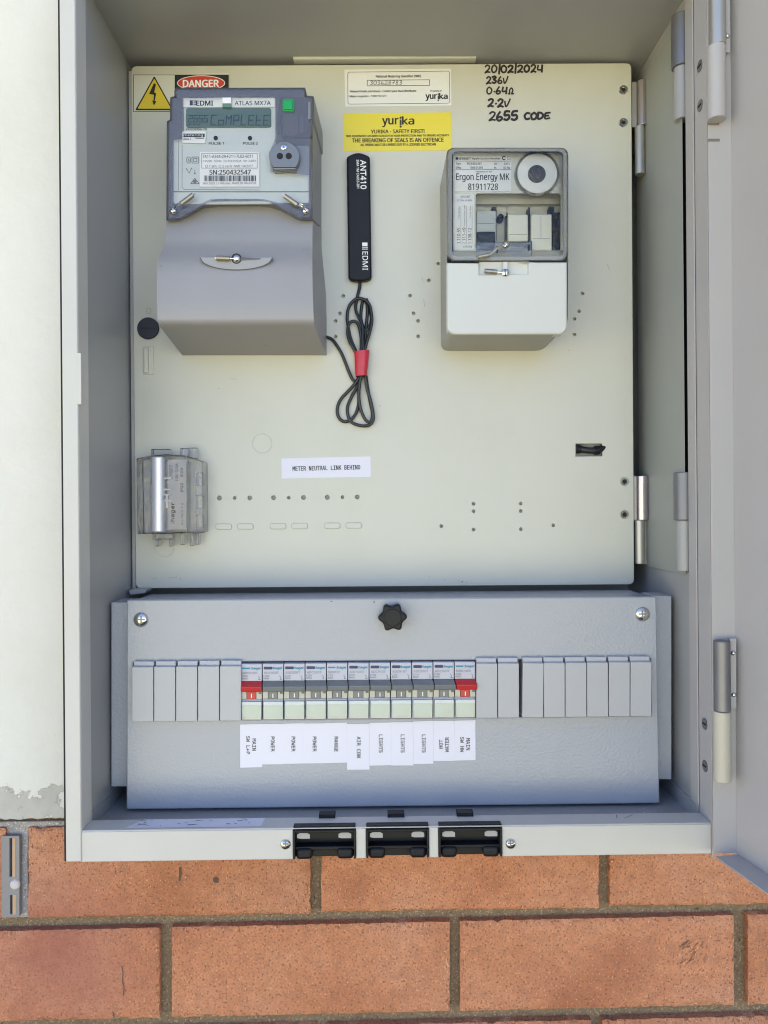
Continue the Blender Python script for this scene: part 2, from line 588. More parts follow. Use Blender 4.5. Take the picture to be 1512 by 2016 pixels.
def rrect(x0, y0, x1, y1, r, n=5):
    q = []
    for cx, cy, a in ((x1 - r, y0 + r, -90), (x1 - r, y1 - r, 0), (x0 + r, y1 - r, 90), (x0 + r, y0 + r, 180)):
        for i in range(n + 1):
            t = math.radians(a + 90 * i / n)
            q.append((cx + r * math.cos(t), cy + r * math.sin(t)))
    return q
def rquad(c, r, n=4):
    """rounded polygon through corner points"""
    q = []
    m = len(c)
    for i in range(m):
        p0, p1, p2 = Vector(c[i - 1]), Vector(c[i]), Vector(c[(i + 1) % m])
        a = p1 + (p0 - p1).normalized() * r
        b = p1 + (p2 - p1).normalized() * r
        for k in range(n + 1):
            t = k / n
            v = a * (1 - t) ** 2 + p1 * 2 * t * (1 - t) + b * t * t
            q.append((v.x, v.y))
    return q
def spline(pts, k=6):
    out = []
    n = len(pts)
    V = [Vector(p) for p in pts]
    for i in range(n - 1):
        p0, p1, p2, p3 = V[max(i - 1, 0)], V[i], V[i + 1], V[min(i + 2, n - 1)]
        for j in range(k):
            t = j / k
            out.append(.5 * ((2 * p1) + (p2 - p0) * t + (2 * p0 - 5 * p1 + 4 * p2 - p3) * t * t + (3 * p1 - p0 - 3 * p2 + p3) * t ** 3))
    out.append(V[-1])
    return out
def cable_px(pts, Y, r, lift=None):
    """a cable lying on the plane Y; lift = heights above it"""
    w = []
    for i, (x, y) in enumerate(pts):
        h = (lift[i] if lift else 0)
        w.append(P(x, y, Y - r - h))
    return MB().tube(spline(w, 7), r, 10)

# ------------------------------------------------------------------ depth planes
YF = -.075       # front edge of the cabinet
YR = -.053       # back of its front return
YPAN = .050      # face of the mounting panel
YCOV = -.022     # face of the breaker cover
YFL = -.010      # side flanges beside that cover
YB = 0.0         # face of the bricks
ZC = 1.45
def Xat(px, Y, py=850): return P(px, py, Y).x
def Zat(py, Y, px=740): return P(px, py, Y).z

# ------------------------------------------------------------------ ground
g = MB().box(-60, 60, -60, .4, -.5, 0)
tag(part("ground", g, GROUND, smooth=0), "bare garden soil in front of the brick wall", "ground", kind="structure")

g = MB().add([(-30, .4, .004), (30, .4, .004), (30, -2.4, .004), (-30, -2.4, .004)], [(0, 1, 2, 3)])  # unseen dark sheet, added to cut ground light reaching the cabinet's ceiling
tag(part("bounce_blocker", g, mat_mortar("dark_blocker", (.05, .035, .025), (.10, .075, .05)), smooth=0), "unseen dark sheet added along the foot of the brick wall to cut ground bounce", "light blocker", kind="structure")

# ------------------------------------------------------------------ brick wall
wall = thing("brick_wall", "orange clay brick wall with dark recessed mortar, under and behind the metal cabinet", "brick wall", (0, 0, 0))
def brick(mb, c, seed, cut=None):
    """one brick from its four front corners (photo px, clockwise from top left): a chipped front, straight sides"""
    rnd = random.Random(seed)
    a, b, d, e = [P(x, y, YB) for x, y in (c[0], c[1], c[3], c[2])]
    L, H = (b - a).length, (d - a).length
    nu, nv = max(8, int(L / .0035)), max(6, int(H / .0035))
    pts, fc = [], []
    for j in range(nv + 1):
        for i in range(nu + 1):
            u, v = i / nu, j / nv
            p = a.lerp(b, u).lerp(d.lerp(e, u), v)
            if cut and c[0][0] + u * (c[1][0] - c[0][0]) > cut:      # let in under the cabinet
                p.z = min(p.z, ZCUT + (d.z - ZCUT) * v)
            du, dv = min(u, 1 - u) * L, min(v, 1 - v) * H
            dd = min(du, dv)
            y = rnd.uniform(-.0001, .0001)
            if dd < 1e-6:
                y += .0012 + rnd.uniform(0, .0012)
                s = rnd.uniform(-.0002, .0004) + (.0012 if rnd.random() < .02 else 0)
                if du < dv: p.x += s if u < .5 else -s
                else: p.z += -s if v < .5 else s
            elif dd < .005:
                y += rnd.uniform(0, .0005)
            pts.append((p.x, YB + y, p.z))
    w = nu + 1
    for j in range(nv):
        for i in range(nu):
            fc.append((j * w + i, j * w + i + 1, (j + 1) * w + i + 1, (j + 1) * w + i))
    rim = [i for i in range(w)] + [j * w + nu for j in range(1, nv + 1)] + [nv * w + i for i in range(nu - 1, -1, -1)] + [j * w for j in range(nv - 1, 0, -1)]
    o = len(pts)
    for i in rim:
        pts.append((pts[i][0], YB + .06, pts[i][2]))
    k = len(rim)
    for i in range(k):
        fc.append((rim[i], rim[(i + 1) % k], o + (i + 1) % k, o + i))
    mb.add(pts, fc)
bm_ = MB()
ZCUT = P(400, 1664, YB).z
def row(xs, top, bot, cut=None):
    """xs: list of (left, right); top/bot: functions px -> py"""
    for x0, x1 in xs:
        brick(bm_, [(x0, top(x0)), (x1, top(x1)), (x1, bot(x1)), (x0, bot(x0))], int(x0 * 7 + 5000), cut)
def lin(xa, ya, xb, yb): return lambda x: ya + (yb - ya) * (x - xa) / (xb - xa)
row([(-520, 9), (54, 611), (632, 1180), (1201, 1752), (1774, 2320)], lin(54, 1631, 1500, 1608), lin(54, 1809, 1500, 1780), 172)
row([(-830, -262), (-240, 313), (337, 886), (906, 1447), (1474, 2030)], lin(0, 1835, 1442, 1804), lin(0, 2013, 1446, 1981))
row([(-520, 52), (74, 622), (644, 1165), (1186, 1752), (1774, 2320)], lin(0, 2037, 1500, 2003), lin(0, 2220, 1500, 2180))
row([(-830, -262), (-240, 300), (330, 880), (906, 1447), (1474, 2030)], lin(0, 2240, 1442, 2203), lin(0, 2415, 1446, 2380))
# courses beside the cabinet, above the row that shows
k = 0
for c in range(9):
    yt = 1423 - c * 205
    off = 0 if c % 2 else -290
    row([(-700 + off, -150 + off), (-128 + off, min(190, 420 + off))], lin(0, yt, 1500, yt - 22), lin(0, yt + 182, 1500, yt + 160))
    row([(1440, 1720 + off // 2), (1742 + off // 2, 2320)], lin(0, yt, 1500, yt - 22), lin(0, yt + 182, 1500, yt + 160))
part("brick", bm_, BRICK, wall, smooth=60)
mm = MB()
ym = YB + .0085
mm.add([P(-900, 1600, 0) * 1, P(2400, 1560, 0), P(2400, 2480, 0), P(-900, 2480, 0)], [(0, 1, 2, 3)])
mm.add([P(-900, -500, 0), P(200, -500, 0), P(200, 1610, 0), P(-900, 1610, 0)], [(0, 1, 2, 3)])
mm.add([P(1400, -500, 0), P(2400, -500, 0), P(2400, 1570, 0), P(1400, 1570, 0)], [(0, 1, 2, 3)])
for v in mm.v: v.y = ym
part("mortar", mm, MORTAR, wall, smooth=0)
gm = MB()      # the smear of lighter mortar around the vent
gm.prism([(-6, 1618), (132, 1616), (132, 1633), (56, 1634), (54, 1700), (57, 1806), (-8, 1808)], YB + .0045, YB + .03)
part("grey_mortar", gm, GREYMORTAR, wall, bevel=.001)

m = MB().box(-1.5, 5, .13, .3, 0, 2.7)
part("wall_core", m, BRICK, wall)
m = MB().box(-2.0, 5, -.55, .3, 2.7, 2.8)
part("eave", m, plain("eave_board", (.6, .6, .58), .6), wall)
m = MB()
Yk_ = YB - .0006
m.poly([(352, 1708), (357, 1706), (358, 1720), (355, 1735), (351, 1735), (353, 1722)], Yk_)
m.poly([(420, 1728), (426, 1725), (431, 1730), (430, 1738), (422, 1738), (419, 1734)], Yk_)
m.stroke([(240, 1902), (242, 1915), (241, 1930), (244, 1942), (243, 1960)], 1.6, Yk_)
m.stroke([(222, 1992), (225, 2003)], 2.0, Yk_)
rnd = random.Random(11)
for i in range(26):
    x, y = 1352 + rnd.uniform(-14, 34), 1878 + rnd.uniform(-22, 20)
    m.stroke([(x, y), (x + rnd.uniform(4, 11), y - rnd.uniform(3, 10))], rnd.uniform(.5, 1.2), Yk_)
part("stain", m, plain("soot_stain", (.12, .07, .05), .9), wall, smooth=0)
# vent in the joint
vent = thing("weep_vent", "small grey plastic weep vent with two narrow slots in the leftmost brick joint", "vent", P(22, 1720, YB))
part("vent_body", plate(rrect(3, 1646, 38, 1806, 3), [rrect(18.5, 1650, 24, 1726, 1), rrect(19.5, 1762, 24.5, 1800, 1)], YB - .001, YB + .003), paint("vent_plastic", (.22, .21, .22), .5, 400, .1), vent)
v2 = MB()
v2.rect(24.5, 1650, 30, 1726, YB - .0012, YB + .001)
v2.rect(25, 1762, 31, 1800, YB - .0012, YB + .001)
part("slot_edge", v2, paint("vent_tan", (.48, .30, .18), .6, 400, .1), vent)
v3 = MB().dome(30, 1741, 10, YB - .001, .0025)
part("mortar_blob", v3, paint("mortar_crumb", (.55, .50, .50), .8, 300, .5, .001), vent)

# white painted wall
pw = MB()
pts = [(-900, -500), (196, -500), (196, 1607)]
xs = list(range(190, -60, -9))
for x in xs:
    pts.append((x, 1613 + random.uniform(-2.0, 2.0) - (x - 60) * .012))
pts += [(-900, 1617)]
pw.prism(pts, YB - .007, YB - .0005)
tag(part("painted_wall", pw, WWALL, bevel=.0008, smooth=30), "white painted wall surface left of the cabinet with paint flaking along its bottom edge", "painted wall")

# ------------------------------------------------------------------ cabinet
XL = Xat(154, YF)           # inner face of left return
XLW = XL - .0016            # left wall
XLO = Xat(123, YF)          # outer left edge
XR = Xat(1396, YF)          # right return
XRP = Xat(1277, YPAN)       # plate on the right wall
ZTOP = Zat(119, YPAN)
ZRT = Zat(1632, YF)         # top of bottom rail
ZRB = Zat(1691, YF)
ZFL = ZC - .2432
ZO = ZTOP + .03
YBK = .112
cab = thing("electrical_cabinet", "open beige powder coated steel meter cabinet set into the brick wall", "cabinet", ((XL + XR) / 2, 0, ZRB))
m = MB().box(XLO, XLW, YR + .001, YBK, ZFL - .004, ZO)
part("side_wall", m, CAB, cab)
m = MB()
m.box(XLO, XL, YF, YF + .0015, Zat(1697, YF, 140), ZO)
m.box(XL - .0015, XL, YF + .0015, YR, Zat(1697, YF, 140), ZO)
m.box(XLO, XLO + .0015, YF + .0015, YR, Zat(1697, YF, 140), ZO)
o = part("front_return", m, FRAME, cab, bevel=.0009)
m = MB()
zt, zb_ = Zat(692, YF), Zat(793, YF)
m.box(XL - .0005, XL + .0026, YF - .0004, YF + .0012, zb_, zt)
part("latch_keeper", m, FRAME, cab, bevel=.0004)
m = MB().box(XLO - .0022, XLO - .0002, YF + .003, 0.0, ZRB, ZO)  # dark strip standing in for the shadow down the cabinet's left side
part("side_shadow_strip", m, CAVITY, cab)
# right side: return, slot, wall above and below the hinge plate
m = MB()
m.box(XR, XR + .0012, YF, YR, Zat(1690, YF, 1400), ZO)
m.box(XR - .0012, XR, YR, -.0385, ZRB, ZO)
m.box(XR + .0012, XR + .020, YF + .02, YF + .021, ZRB, ZO)
part("front_return", m, CAB2, cab, bevel=.0004)
zpt, zpb = Zat(152, YPAN, 1279), Zat(1112, YPAN, 1279)
m = MB()
m.box(XRP + .0008, XRP + .022, -.0385, YBK, zpt, ZO)
m.box(XRP + .0008, XRP + .022, -.0385, YBK, ZFL - .004, zpb)
m.box(XR + .021, XR + .022, YR, YBK, ZFL, ZO)
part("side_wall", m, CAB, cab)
m = MB().box(XRP - .0008, XRP - .0002, -.0325, .075, zpb - .002, zpt + .002)
part("hinge_plate", m, PLATE, cab, bevel=.0003)
m = MB().box(XRP + .004, XRP + .006, -.04, .0, zpb - .01, zpt + .01)
part("slot_back", m, CAVITY, cab)
m = MB().box(XLO, XR + .022, YF + .0015, YBK, ZTOP, ZTOP + .002)
m.box(XLO, XR + .022, YF + .0005, YF + .0015, ZTOP, ZO)
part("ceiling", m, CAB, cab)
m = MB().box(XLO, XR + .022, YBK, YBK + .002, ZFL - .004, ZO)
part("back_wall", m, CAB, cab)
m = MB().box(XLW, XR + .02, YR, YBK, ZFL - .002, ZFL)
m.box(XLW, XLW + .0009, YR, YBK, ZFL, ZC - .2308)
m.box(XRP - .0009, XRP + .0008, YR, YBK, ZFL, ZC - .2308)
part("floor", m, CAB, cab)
# bottom rail with three open notches in its front
xn = [(Xat(576.7, YF, 1660), Xat(700.6, YF, 1660)), (Xat(720.7, YF, 1660), Xat(844.7, YF, 1660)), (Xat(863.5, YF, 1660), Xat(989, YF, 1660))]
m = MB()
xe = [XL - .0005] + [v for ab in xn for v in ab] + [XR]
for i in range(0, 8, 2):
    m.box(xe[i], xe[i + 1], YF + .001, YF + .0022, ZRB, ZRT)
m.box(XL - .0005, XR, YF + .001, YR - .0012, ZRT, ZRT + .0012)
m.box(XL - .0005, XR, YR - .0012, YR, ZRB, ZRT)
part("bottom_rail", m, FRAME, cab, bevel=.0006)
for px, py in ((562, 1662), (1005.4, 1661)):
    m = MB().dome(px, py, 10.5, YF + .001, .0026)
    s = part("screw", m, CHROME, cab)
    c = MB()
    c.rect(px - 6, py - 1.4, px + 6, py + 1.4, YF - .0017, YF - .0010)
    c.rect(px - 1.4, py - 6, px + 1.4, py + 6, YF - .00175, YF - .0010)
    part("screw_slot", c, DARKMETAL, s)
m = MB()
m.prism([(577, 110.5), (938, 108), (938, 114), (577, 116.5)], YPAN - .006, YPAN + .003)
part("cable_rail", m, PAN, cab, bevel=.0006)
m = MB()       # folded upright behind the left edge of the panel
m.box(XLW + .0005, XLW + .012, YPAN + .006, YPAN + .05, Zat(1165, YPAN, 260), Zat(138, YPAN, 250))
m.box(XLW + .0012, XLW + .0045, YPAN + .0005, YPAN + .006, Zat(1160, YPAN, 260), Zat(138, YPAN, 250))
part("panel_stop", m, CAB, cab, bevel=.0006)
m = MB().prism(rquad([(253, 1161), (288, 1160), (286, 1168), (256, 1172)], 3), YPAN - .016, YPAN + .004)
part("panel_foot", m, CAB, cab, bevel=.001)
for px, py, Yw in ((218, 59, .010),):
    c = P(px, py, Yw)
    m = MB().cyl((XLW - .001, c.y, c.z), (XLW + .001, c.y, c.z), .0022, 12, .001)
    part("weld_spot", m, CAB, cab)
c = P(1299, 54, .010)
m = MB().cyl((XRP + .002, c.y, c.z), (XRP - .0005, c.y, c.z), .0022, 12, .001)
part("weld_spot", m, CAB, cab)
# dark countersunk screws in the right return (seen very obliquely)
for px, py in ((1374.5, 130), (1374.5, 208), (1388, 1425), (1389, 1508)):
    Yq = YF + .011
    z = P(px, py, Yq).z
    m = MB().cyl((XR + .0006, Yq, z), (XR - .0006, Yq, z), .0044, 18)
    s = part("screw", m, DARKMETAL, cab)
    m = MB().box(XR - .0009, XR - .0005, Yq - .003, Yq + .003, z - .0006, z + .0006)
    part("screw_slot", m, CAVITY, s)
m = MB()
for (x0, y0), (x1, y1), w in (((1229, 1624), (1251, 1616), 3.0), ((1214, 1610), (1219, 1608), 2)):
    a_, b_ = P(x0, y0, YF + .01), P(x1, y1, YF + .01)
    m.add([(a_.x, YF + .010, ZRT + .0014), (b_.x, YF + .017, ZRT + .0014), (b_.x + .001, YF + .0185, ZRT + .0014), (a_.x + .001, YF + .0115, ZRT + .0014)], [(0, 1, 2, 3)])
part("scuff", m, plain("rail_scuff", (.12, .12, .13), .7), cab)
m = MB()
rnd = random.Random(21)
for i in range(60):
    x, y = rnd.uniform(XLW + .02, XRP - .02), rnd.uniform(YR + .002, -.024)
    r_ = rnd.uniform(.0003, .0008)
    m.add([(x - r_, y, ZFL + .0003), (x, y - r_, ZFL + .0003), (x + r_ * 1.3, y + r_ * .2, ZFL + .0003), (x, y + r_, ZFL + .0003)], [(0, 1, 2, 3)])
o = part("grit", m, plain("white_grit", (.6, .6, .62), .8), cab)
o["kind"] = "stuff"
# inner hinges: two barrels each beside a leaf
def barrel(mb, x0, x1, y0, y1, Y):
    a, b = P((x0 + x1) / 2, y0, Y), P((x0 + x1) / 2, y1, Y)
    r = (x1 - x0) / 2 * SCL(Y)
    xm = (a.x + b.x) / 2
    return mb.cyl((xm, Y, a.z), (xm, Y, b.z), r, 28)
for (ub, lb, leaf, um, lm) in (((1322, 1360.5, 32, 134), (1327.5, 1357, 134, 237), (1356, 1371, 132, 236), DARKMETAL, CAB),
                               ((1326.7, 1366, 930, 1024), (1332.6, 1363, 1024, 1124), (1362, 1373, 1026, 1122), DARKMETAL, CAB)):
    Yh = -.030
    h = part("hinge", barrel(MB(), *ub, Yh), um, cab, bevel=.0006)
    part("lower_barrel", barrel(MB(), *lb, Yh), lm, h, bevel=.0006)
    m = MB().prism([(leaf[0], leaf[2]), (leaf[1], leaf[2]), (leaf[1], leaf[3]), (leaf[0], leaf[3])], Yh + .002, Yh + .005)
    m.dome(leaf[0] + 6, leaf[2] + 14, 4, Yh + .002, .0015)
    m.dome(leaf[0] + 6, leaf[3] - 12, 4, Yh + .002, .0015)
    part("hinge_leaf", m, CAB, h, bevel=.0004)

# door standing open to the right
YD = -.080
zdt, zdb = Zat(-90, YD, 1440), P(1450, 1683, YD).z
cx = P(1444, 850, YD).x
xf = P(1399, 850, YD).x
th = math.radians(10.5)
dv = Vector((math.sin(th), -math.cos(th), 0))
nv = Vector((-math.cos(th), -math.sin(th), 0))      # towards the cabinet side
def dpt(a, b, z): # a along leaf, b out of its inner face
    q = Vector((cx, YD, 0)) + dv * a + nv * b
    return (q.x, q.y, z)
def dbox(mb, a0, a1, b0, b1, z0, z1):
    p = [dpt(a, b, z) for a in (a0, a1) for b in (b0, b1) for z in (z0, z1)]
    return mb.add(p, [(0, 1, 3, 2), (4, 6, 7, 5), (0, 4, 5, 1), (2, 3, 7, 6), (0, 2, 6, 4), (1, 5, 7, 3)])
m = MB()
dbox(m, 0, .46, -.0012, 0, zdb, zdt)
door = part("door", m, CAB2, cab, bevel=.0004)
m = MB()
m.box(xf, cx + .0008, YD, YD + .0012, zdb + .0012, zdt)
part("door_edge", m, CAB2, door, bevel=.0004)
m = MB()
dbox(m, .001, .46, 0.0002, .0185, zdb, zdb + .0012)
part("bottom_edge", m, CAB2, door, bevel=.0004)
m = MB()
for a, b, z, h in ((.050, .0003, zdb + .085, .012), (.068, .0003, zdb + .066, .03), (.074, .0003, zdb + .125, .05), (.056, .0003, zdb + .66, .022)):
    p = [dpt(a, b, z), dpt(a + .003, b, z + h * .2), dpt(a + .0025, b, z + h), dpt(a + .0008, b, z + h * .9)]
    part("scratch", MB().add(p, [(0, 1, 2, 3)]), MATS.get("bare_scratch") or plain("bare_scratch", (.75, .72, .72), .4), door)
# outer hinges between door and cabinet
for (ub, lb, lf, sc, um, lm) in (((1397, 1428, -70, 91), (1393, 1428, 92, 236), (1428, 1437.5, -20, 103), ((1431, 72),), GALV, CAB2),
                                 ((1406, 1437.5, 1261, 1399.5), (1405.5, 1438, 1400, 1537.5), (1437, 1450, 1257, 1394.5), ((1443, 1285.5), (1444, 1367.5)), DARKMETAL, paint("hinge_cream", (.48, .45, .37), .4, 400, .2, .0004, .2))):
    Yh = YD - .006
    h = part("hinge", barrel(MB(), *ub, Yh), um, door, bevel=.0006)
    h["label"] = "hinge barrel between door and cabinet"
    part("hinge_barrel", barrel(MB(), *lb, Yh + .0003), lm, door, bevel=.0006)
    m = MB().rect(lf[0], lf[2], lf[1], lf[3], Yh + .001, Yh + .0025)
    part("hinge_leaf", m, CAB2, door, bevel=.0003)
    for sx, sy in sc:
        part("screw", MB().dome(sx, sy, 5.2, Yh + .001, .0022), CHROME, door)
m = MB()
m.rect(1394, 241, 1416, 246, YD - .0004, YD + .0004)
m.rect(1394, 273, 1417, 278, YD - .0004, YD + .0004)
part("rubbed_mark", m, plain("rubbed_metal", (.17, .15, .13), .6), door)
# remains of a torn sticker on the bottom rail
m = MB()
zz = ZRT + .0014
a, b = P(258, 1636, YF), P(512, 1634, YF)
ys0, ys1 = YF + .004, YR - .002
m.add([(a.x - .006, ys0, zz), (b.x, ys0, zz), (b.x + .001, ys1, zz), (a.x + .004, ys1, zz)], [(0, 1, 2, 3)])
st = part("torn_sticker", m, TAPE_LABEL, None)
tag(st, "torn white sticker with dark specks lying on the cabinet's bottom rail", "sticker")
m = MB()
rnd = random.Random(5)
for i in range(24):
    cl = rnd.choice((.13, .44, .80))
    x = a.x + (b.x - a.x) * min(.97, max(.02, cl + rnd.gauss(0, .08)))
    y = ys0 + (ys1 - ys0) * rnd.uniform(.1, .9)
    L, w, t = rnd.uniform(.001, .005), rnd.uniform(.0003, .0009), rnd.uniform(-.7, .7)
    ux, uy = math.cos(t) * L, math.sin(t) * L * .7
    z2 = zz + .0002 + i * 2e-6
    m.add([(x, y, z2), (x + ux, y + uy, z2), (x + ux - .0003, y + uy + w, z2), (x, y + w * 1.5, z2)], [(0, 1, 2, 3)])
part("dirt_fleck", m, plain("dark_fleck", (.11, .10, .12), .7), st)

# three black cable entry plates in the bottom rail
def entry_plate(i, label):
    x0, x1 = xn[i]
    e = thing("cable_entry_plate", label, "cable entry plate", ((x0 + x1) / 2, YF, ZRB), "cable entry plates")
    w = x1 - x0
    m = MB().box(x0 - .002, x1 + .002, YF + .012, YF + .0135, ZRB - .003, ZRT - .0006)
    m.box(x0 + .001, x1 - .001, YF + .0024, YF + .012, ZRT - .0035, ZRT - .002)
    m.box(x0 + .001, x1 - .001, YF + .004, YF + .0125, ZRB + .0055, ZRB + .008)
    part("back_plate", m, BLACK, e, bevel=.0005)
    m = MB()
    m.box(x0 + .0002, x0 + .0016, YF - .0006, YF + .012, ZRB + .0006, ZRT - .0004)
    m.box(x1 - .0016, x1 - .0002, YF - .0006, YF + .012, ZRB + .0006, ZRT - .0004)
    m.box(x0 + .0016, x1 - .0016, YF - .0006, YF + .002, ZRT - .0022, ZRT - .0004)
    m.box(x0 + .0002, x1 - .0002, YF + .0004, YF + .0075, ZRT + .0013, ZRT + .0021)
    part("rim", m, BLACK, e, bevel=.0004)
    for s in (0, 1):
        xa = x0 + .003 if s == 0 else x1 - .013
        m = MB()
        m.box(xa - .0012, xa + .0112, YF + .002, YF + .012, ZRB - .0012, ZRB + .0072)
        part("grommet", m, BLACK, e, bevel=.0026, seg=3)
        m = MB()
        m.add([(xa + q[0], YF + .0014, ZRT - .0072 + q[1]) for q in ((0, .0006), (.0022, 0), (.0095, 0), (.0095, .0032), (.0075, .0042), (.002, .0042), (0, .0032))], [tuple(range(7))])
        part("light_gap", m, CAB, e)
    return e
entry_plate(0, "black plastic cable entry plate in the bottom rail beside the screw under the hot left breakers".replace("hot ", ""))
entry_plate(1, "middle black plastic cable entry plate in the cabinet's bottom rail")
entry_plate(2, "rightmost black plastic cable entry plate in the cabinet's bottom rail")
m = MB()
for a, b in ((628.6, 660.5), (763, 796), (898.7, 931)):
    x0, x1 = Xat(a, YR, 1609), Xat(b, YR, 1609)
    m = MB().box(x0, x1, YR - .004, YR + .004, ZRT + .0012, ZRT + .0042)
    part("rail_clip", m, BLACK, cab)

# ------------------------------------------------------------------ mounting panel
mp = thing("mounting_panel", "cream hinged steel mounting panel carrying both meters, drilled with small holes", "mounting panel", P(757, 1154, YPAN))
holes = []
for x, y in ((675.7, 582.6), (669, 617), (660.5, 632), (660.5, 662.6), (807.5, 582), (814.4, 616.5), (823.3, 631.5), (823.6, 662), (844.5, 551.8), (863, 519), (1147, 577.8), (1140, 612.7), (1131, 627.5), (1131, 658),
             (869, 1035.7), (932.5, 991.8), (932.5, 1006.4), (932.5, 1042.5), (1025.4, 991.4), (1025.5, 1006), (1025.7, 1041.8), (1089.6, 1034.3), (462, 980.3), (568.4, 979.6), (674.3, 978.6)):
    holes.append(circ(x, y, 3.3))
for x, y in ((432, 980.4), (491.7, 980.2), (538.5, 979.8), (597.6, 979.5), (644.4, 979), (703.5, 978.3)):
    holes.append(circ(x, y, 4.4))
CUT = (1133.5, 873.5, 1186, 898.5)
holes.append([(CUT[0], CUT[1]), (CUT[2], CUT[1] - .4), (CUT[2], CUT[3] - .4), (CUT[0], CUT[3])])
outline = rquad([(258.5, 130), (1243, 124), (1248.5, 1150.5), (267.5, 1158.5)], 11)
part("panel_sheet", plate(outline, holes, YPAN, YPAN + .0022, .0005), PAN, mp)
for x, y in ((1228, 175.5), (1228, 240), (1230, 948), (1230, 1013)):
    m = MB().ring(x, y, 6.2, 3.2, YPAN - .0012, YPAN, 24)
    r = part("rivet", m, CHROME, mp)
    part("rivet_core", MB().disc(x, y, 4, YPAN - .0006, YPAN), CAVITY, r)
for x, y, r_ in ((516, 873, 19), (324, 1077, 19)):
    part("knockout", MB().ring(x, y, r_, .9, YPAN - .00022, YPAN + .0001, 40), paint("knockout_groove", (.48, .47, .41), .4, 900, .02) if "knockout_groove" not in MATS else MATS["knockout_groove"], mp)
for x0, x1, y0 in ((424.7, 456, 1031.3), (467, 498.6, 1031), (531.6, 563, 1030.5), (574, 605.5, 1030), (638.5, 669.5, 1029.4), (681, 712, 1029)):
    m = MB().prism(rrect(x0, y0, x1, y0 + 11, 4), YPAN - .0011, YPAN + .001)
    k_ = part("slot_knockout", m, PAN, mp, bevel=.0004)
    part("slot_groove", MB().stroke(rrect(x0 - .3, y0 - .3, x0 + (x1 - x0) + .3, y0 + 11.6, 4.2), .9, YPAN - .00015, True), MATS["knockout_groove"], k_)
for y0, y1, m0, m1 in ((161, 250, 1252, 344), (937, 1024, 1249, 1110)):
    Yh = YPAN + .002
    h = part("hinge", barrel(MB(), 1252.5, 1276, y0, y1, Yh), paint("bright_hinge", (.52, .47, .49), .22, 200, .05), mp, bevel=.0005)
    h.data.materials[0].node_tree.nodes["Principled BSDF"].inputs["Metallic"].default_value = .9
    part("lower_barrel", barrel(MB(), 1250, 1269, y1, m1, Yh), GALV, h, bevel=.0005)
    mleaf = MB().rect(1244, y0, 1254, y1, Yh + .001, Yh + .003)
    part("hinge_leaf", mleaf, GALV, h)
    part("hinge_leaf", MB().rect(1268, y1, 1276, m1, Yh + .004, Yh + .006), GALV, h)
# raised catch on the panel, below the black plug
part("catch_tab", MB().prism(rquad([(281, 682), (302, 681), (302.5, 737), (281.5, 737.5)], 2), YPAN - .0008, YPAN + .001).prism(rquad([(282.5, 684), (291, 684), (291, 733), (283, 734)], 2), YPAN - .0035, YPAN), PAN, mp, bevel=.0006)
part("punched_mark", MB().frame(289, 607, 296, 617, 1.4, YPAN - .0002), paint("mark_grey", (.4, .39, .34), .5), mp)
tray = MB()
# marker pen notes written straight on the panel
GL = {
 '0': [[(.5, 0), (.12, .25), (.08, .7), (.4, 1), (.82, .8), (.9, .3), (.5, 0)]],
 '1': [[(.5, 0), (.5, 1)]],
 '2': [[(.08, .22), (.4, 0), (.8, .15), (.7, .5), (.1, 1), (.5, .88), (.95, .98)]],
 '3': [[(.1, .1), (.6, 0), (.8, .22), (.4, .45), (.85, .65), (.6, .98), (.1, .92)]],
 '4': [[(.15, 0), (.1, .6), (.85, .58)], [(.8, .05), (.82, 1)]],
 '5': [[(.85, 0), (.25, .05), (.15, .45), (.7, .45), (.85, .75), (.5, 1), (.1, .93)]],
 '6': [[(.55, 0), (.2, .45), (.12, .8), (.45, 1), (.85, .8), (.6, .55), (.18, .72)]],
 '7': [[(.1, .05), (.85, .02), (.4, 1)], [(.2, .5), (.75, .48)]],
 '8': [[(.8, .1), (.3, .05), (.25, .35), (.8, .7), (.5, 1), (.15, .75), (.85, .2)]],
 '/': [[(.55, -.15), (.45, 1.15)]],
 'V': [[(.05, .3), (.3, 1), (.6, .8), (.95, 0)]],
 '.': [[(.4, .55), (.55, .6)]],
 'O': [[(.5, 0), (.05, .4), (.25, 1), (.8, .9), (.95, .35), (.5, 0)]],
 'C': [[(.9, .1), (.4, .05), (.05, .5), (.35, 1), (.9, .9)]],
 'D': [[(.15, 0), (.12, 1), (.7, .9), (.95, .45), (.6, .05), (.05, .05)]],
 'E': [[(.9, .05), (.2, .1), (.12, .5), (.7, .5)], [(.12, .5), (.2, .98), (.95, .9)]],
 'W': [[(.05, .9), (.3, .95), (.25, .4), (.55, .15), (.8, .5), (.65, .95), (.98, .9)]],
}
HR = random.Random(4)
def hand(mb, s, x0, y0, cw, h, w, Y, slope=0.0, gap=1.15):
    x = x0
    for ch in s:
        if ch != ' ':
            cw_ = cw * (.45 if ch in './1' else 1)
            for st_ in GL[ch]:
                sk, wj, dj = (HR.uniform(.2, 1.9), HR.uniform(.84, 1.18), HR.uniform(-.05, .05)) if w > 2 else (.6, 1, 0)
                q = [(x + a * cw_ * (1 + dj) + (1 - b) * sk, y0 + slope * (x - x0) + (b + dj) * h + (HR.uniform(-.03, .03) * h if w > 2 else 0)) for a, b in st_]
                q = [tuple(v) for v in spline([(a, b, 0) for a, b in q], 4)]
                mb.stroke([(a, b) for a, b, _ in q], w * wj, Y)
            x += cw_ * gap
        else:
            x += cw * .8
    return mb
m = MB()
Yk = YPAN - .00025
hand(m, "20/02/2024", 954, 129, 11.3, 14, 3.5, Yk, -.01, 1.16)
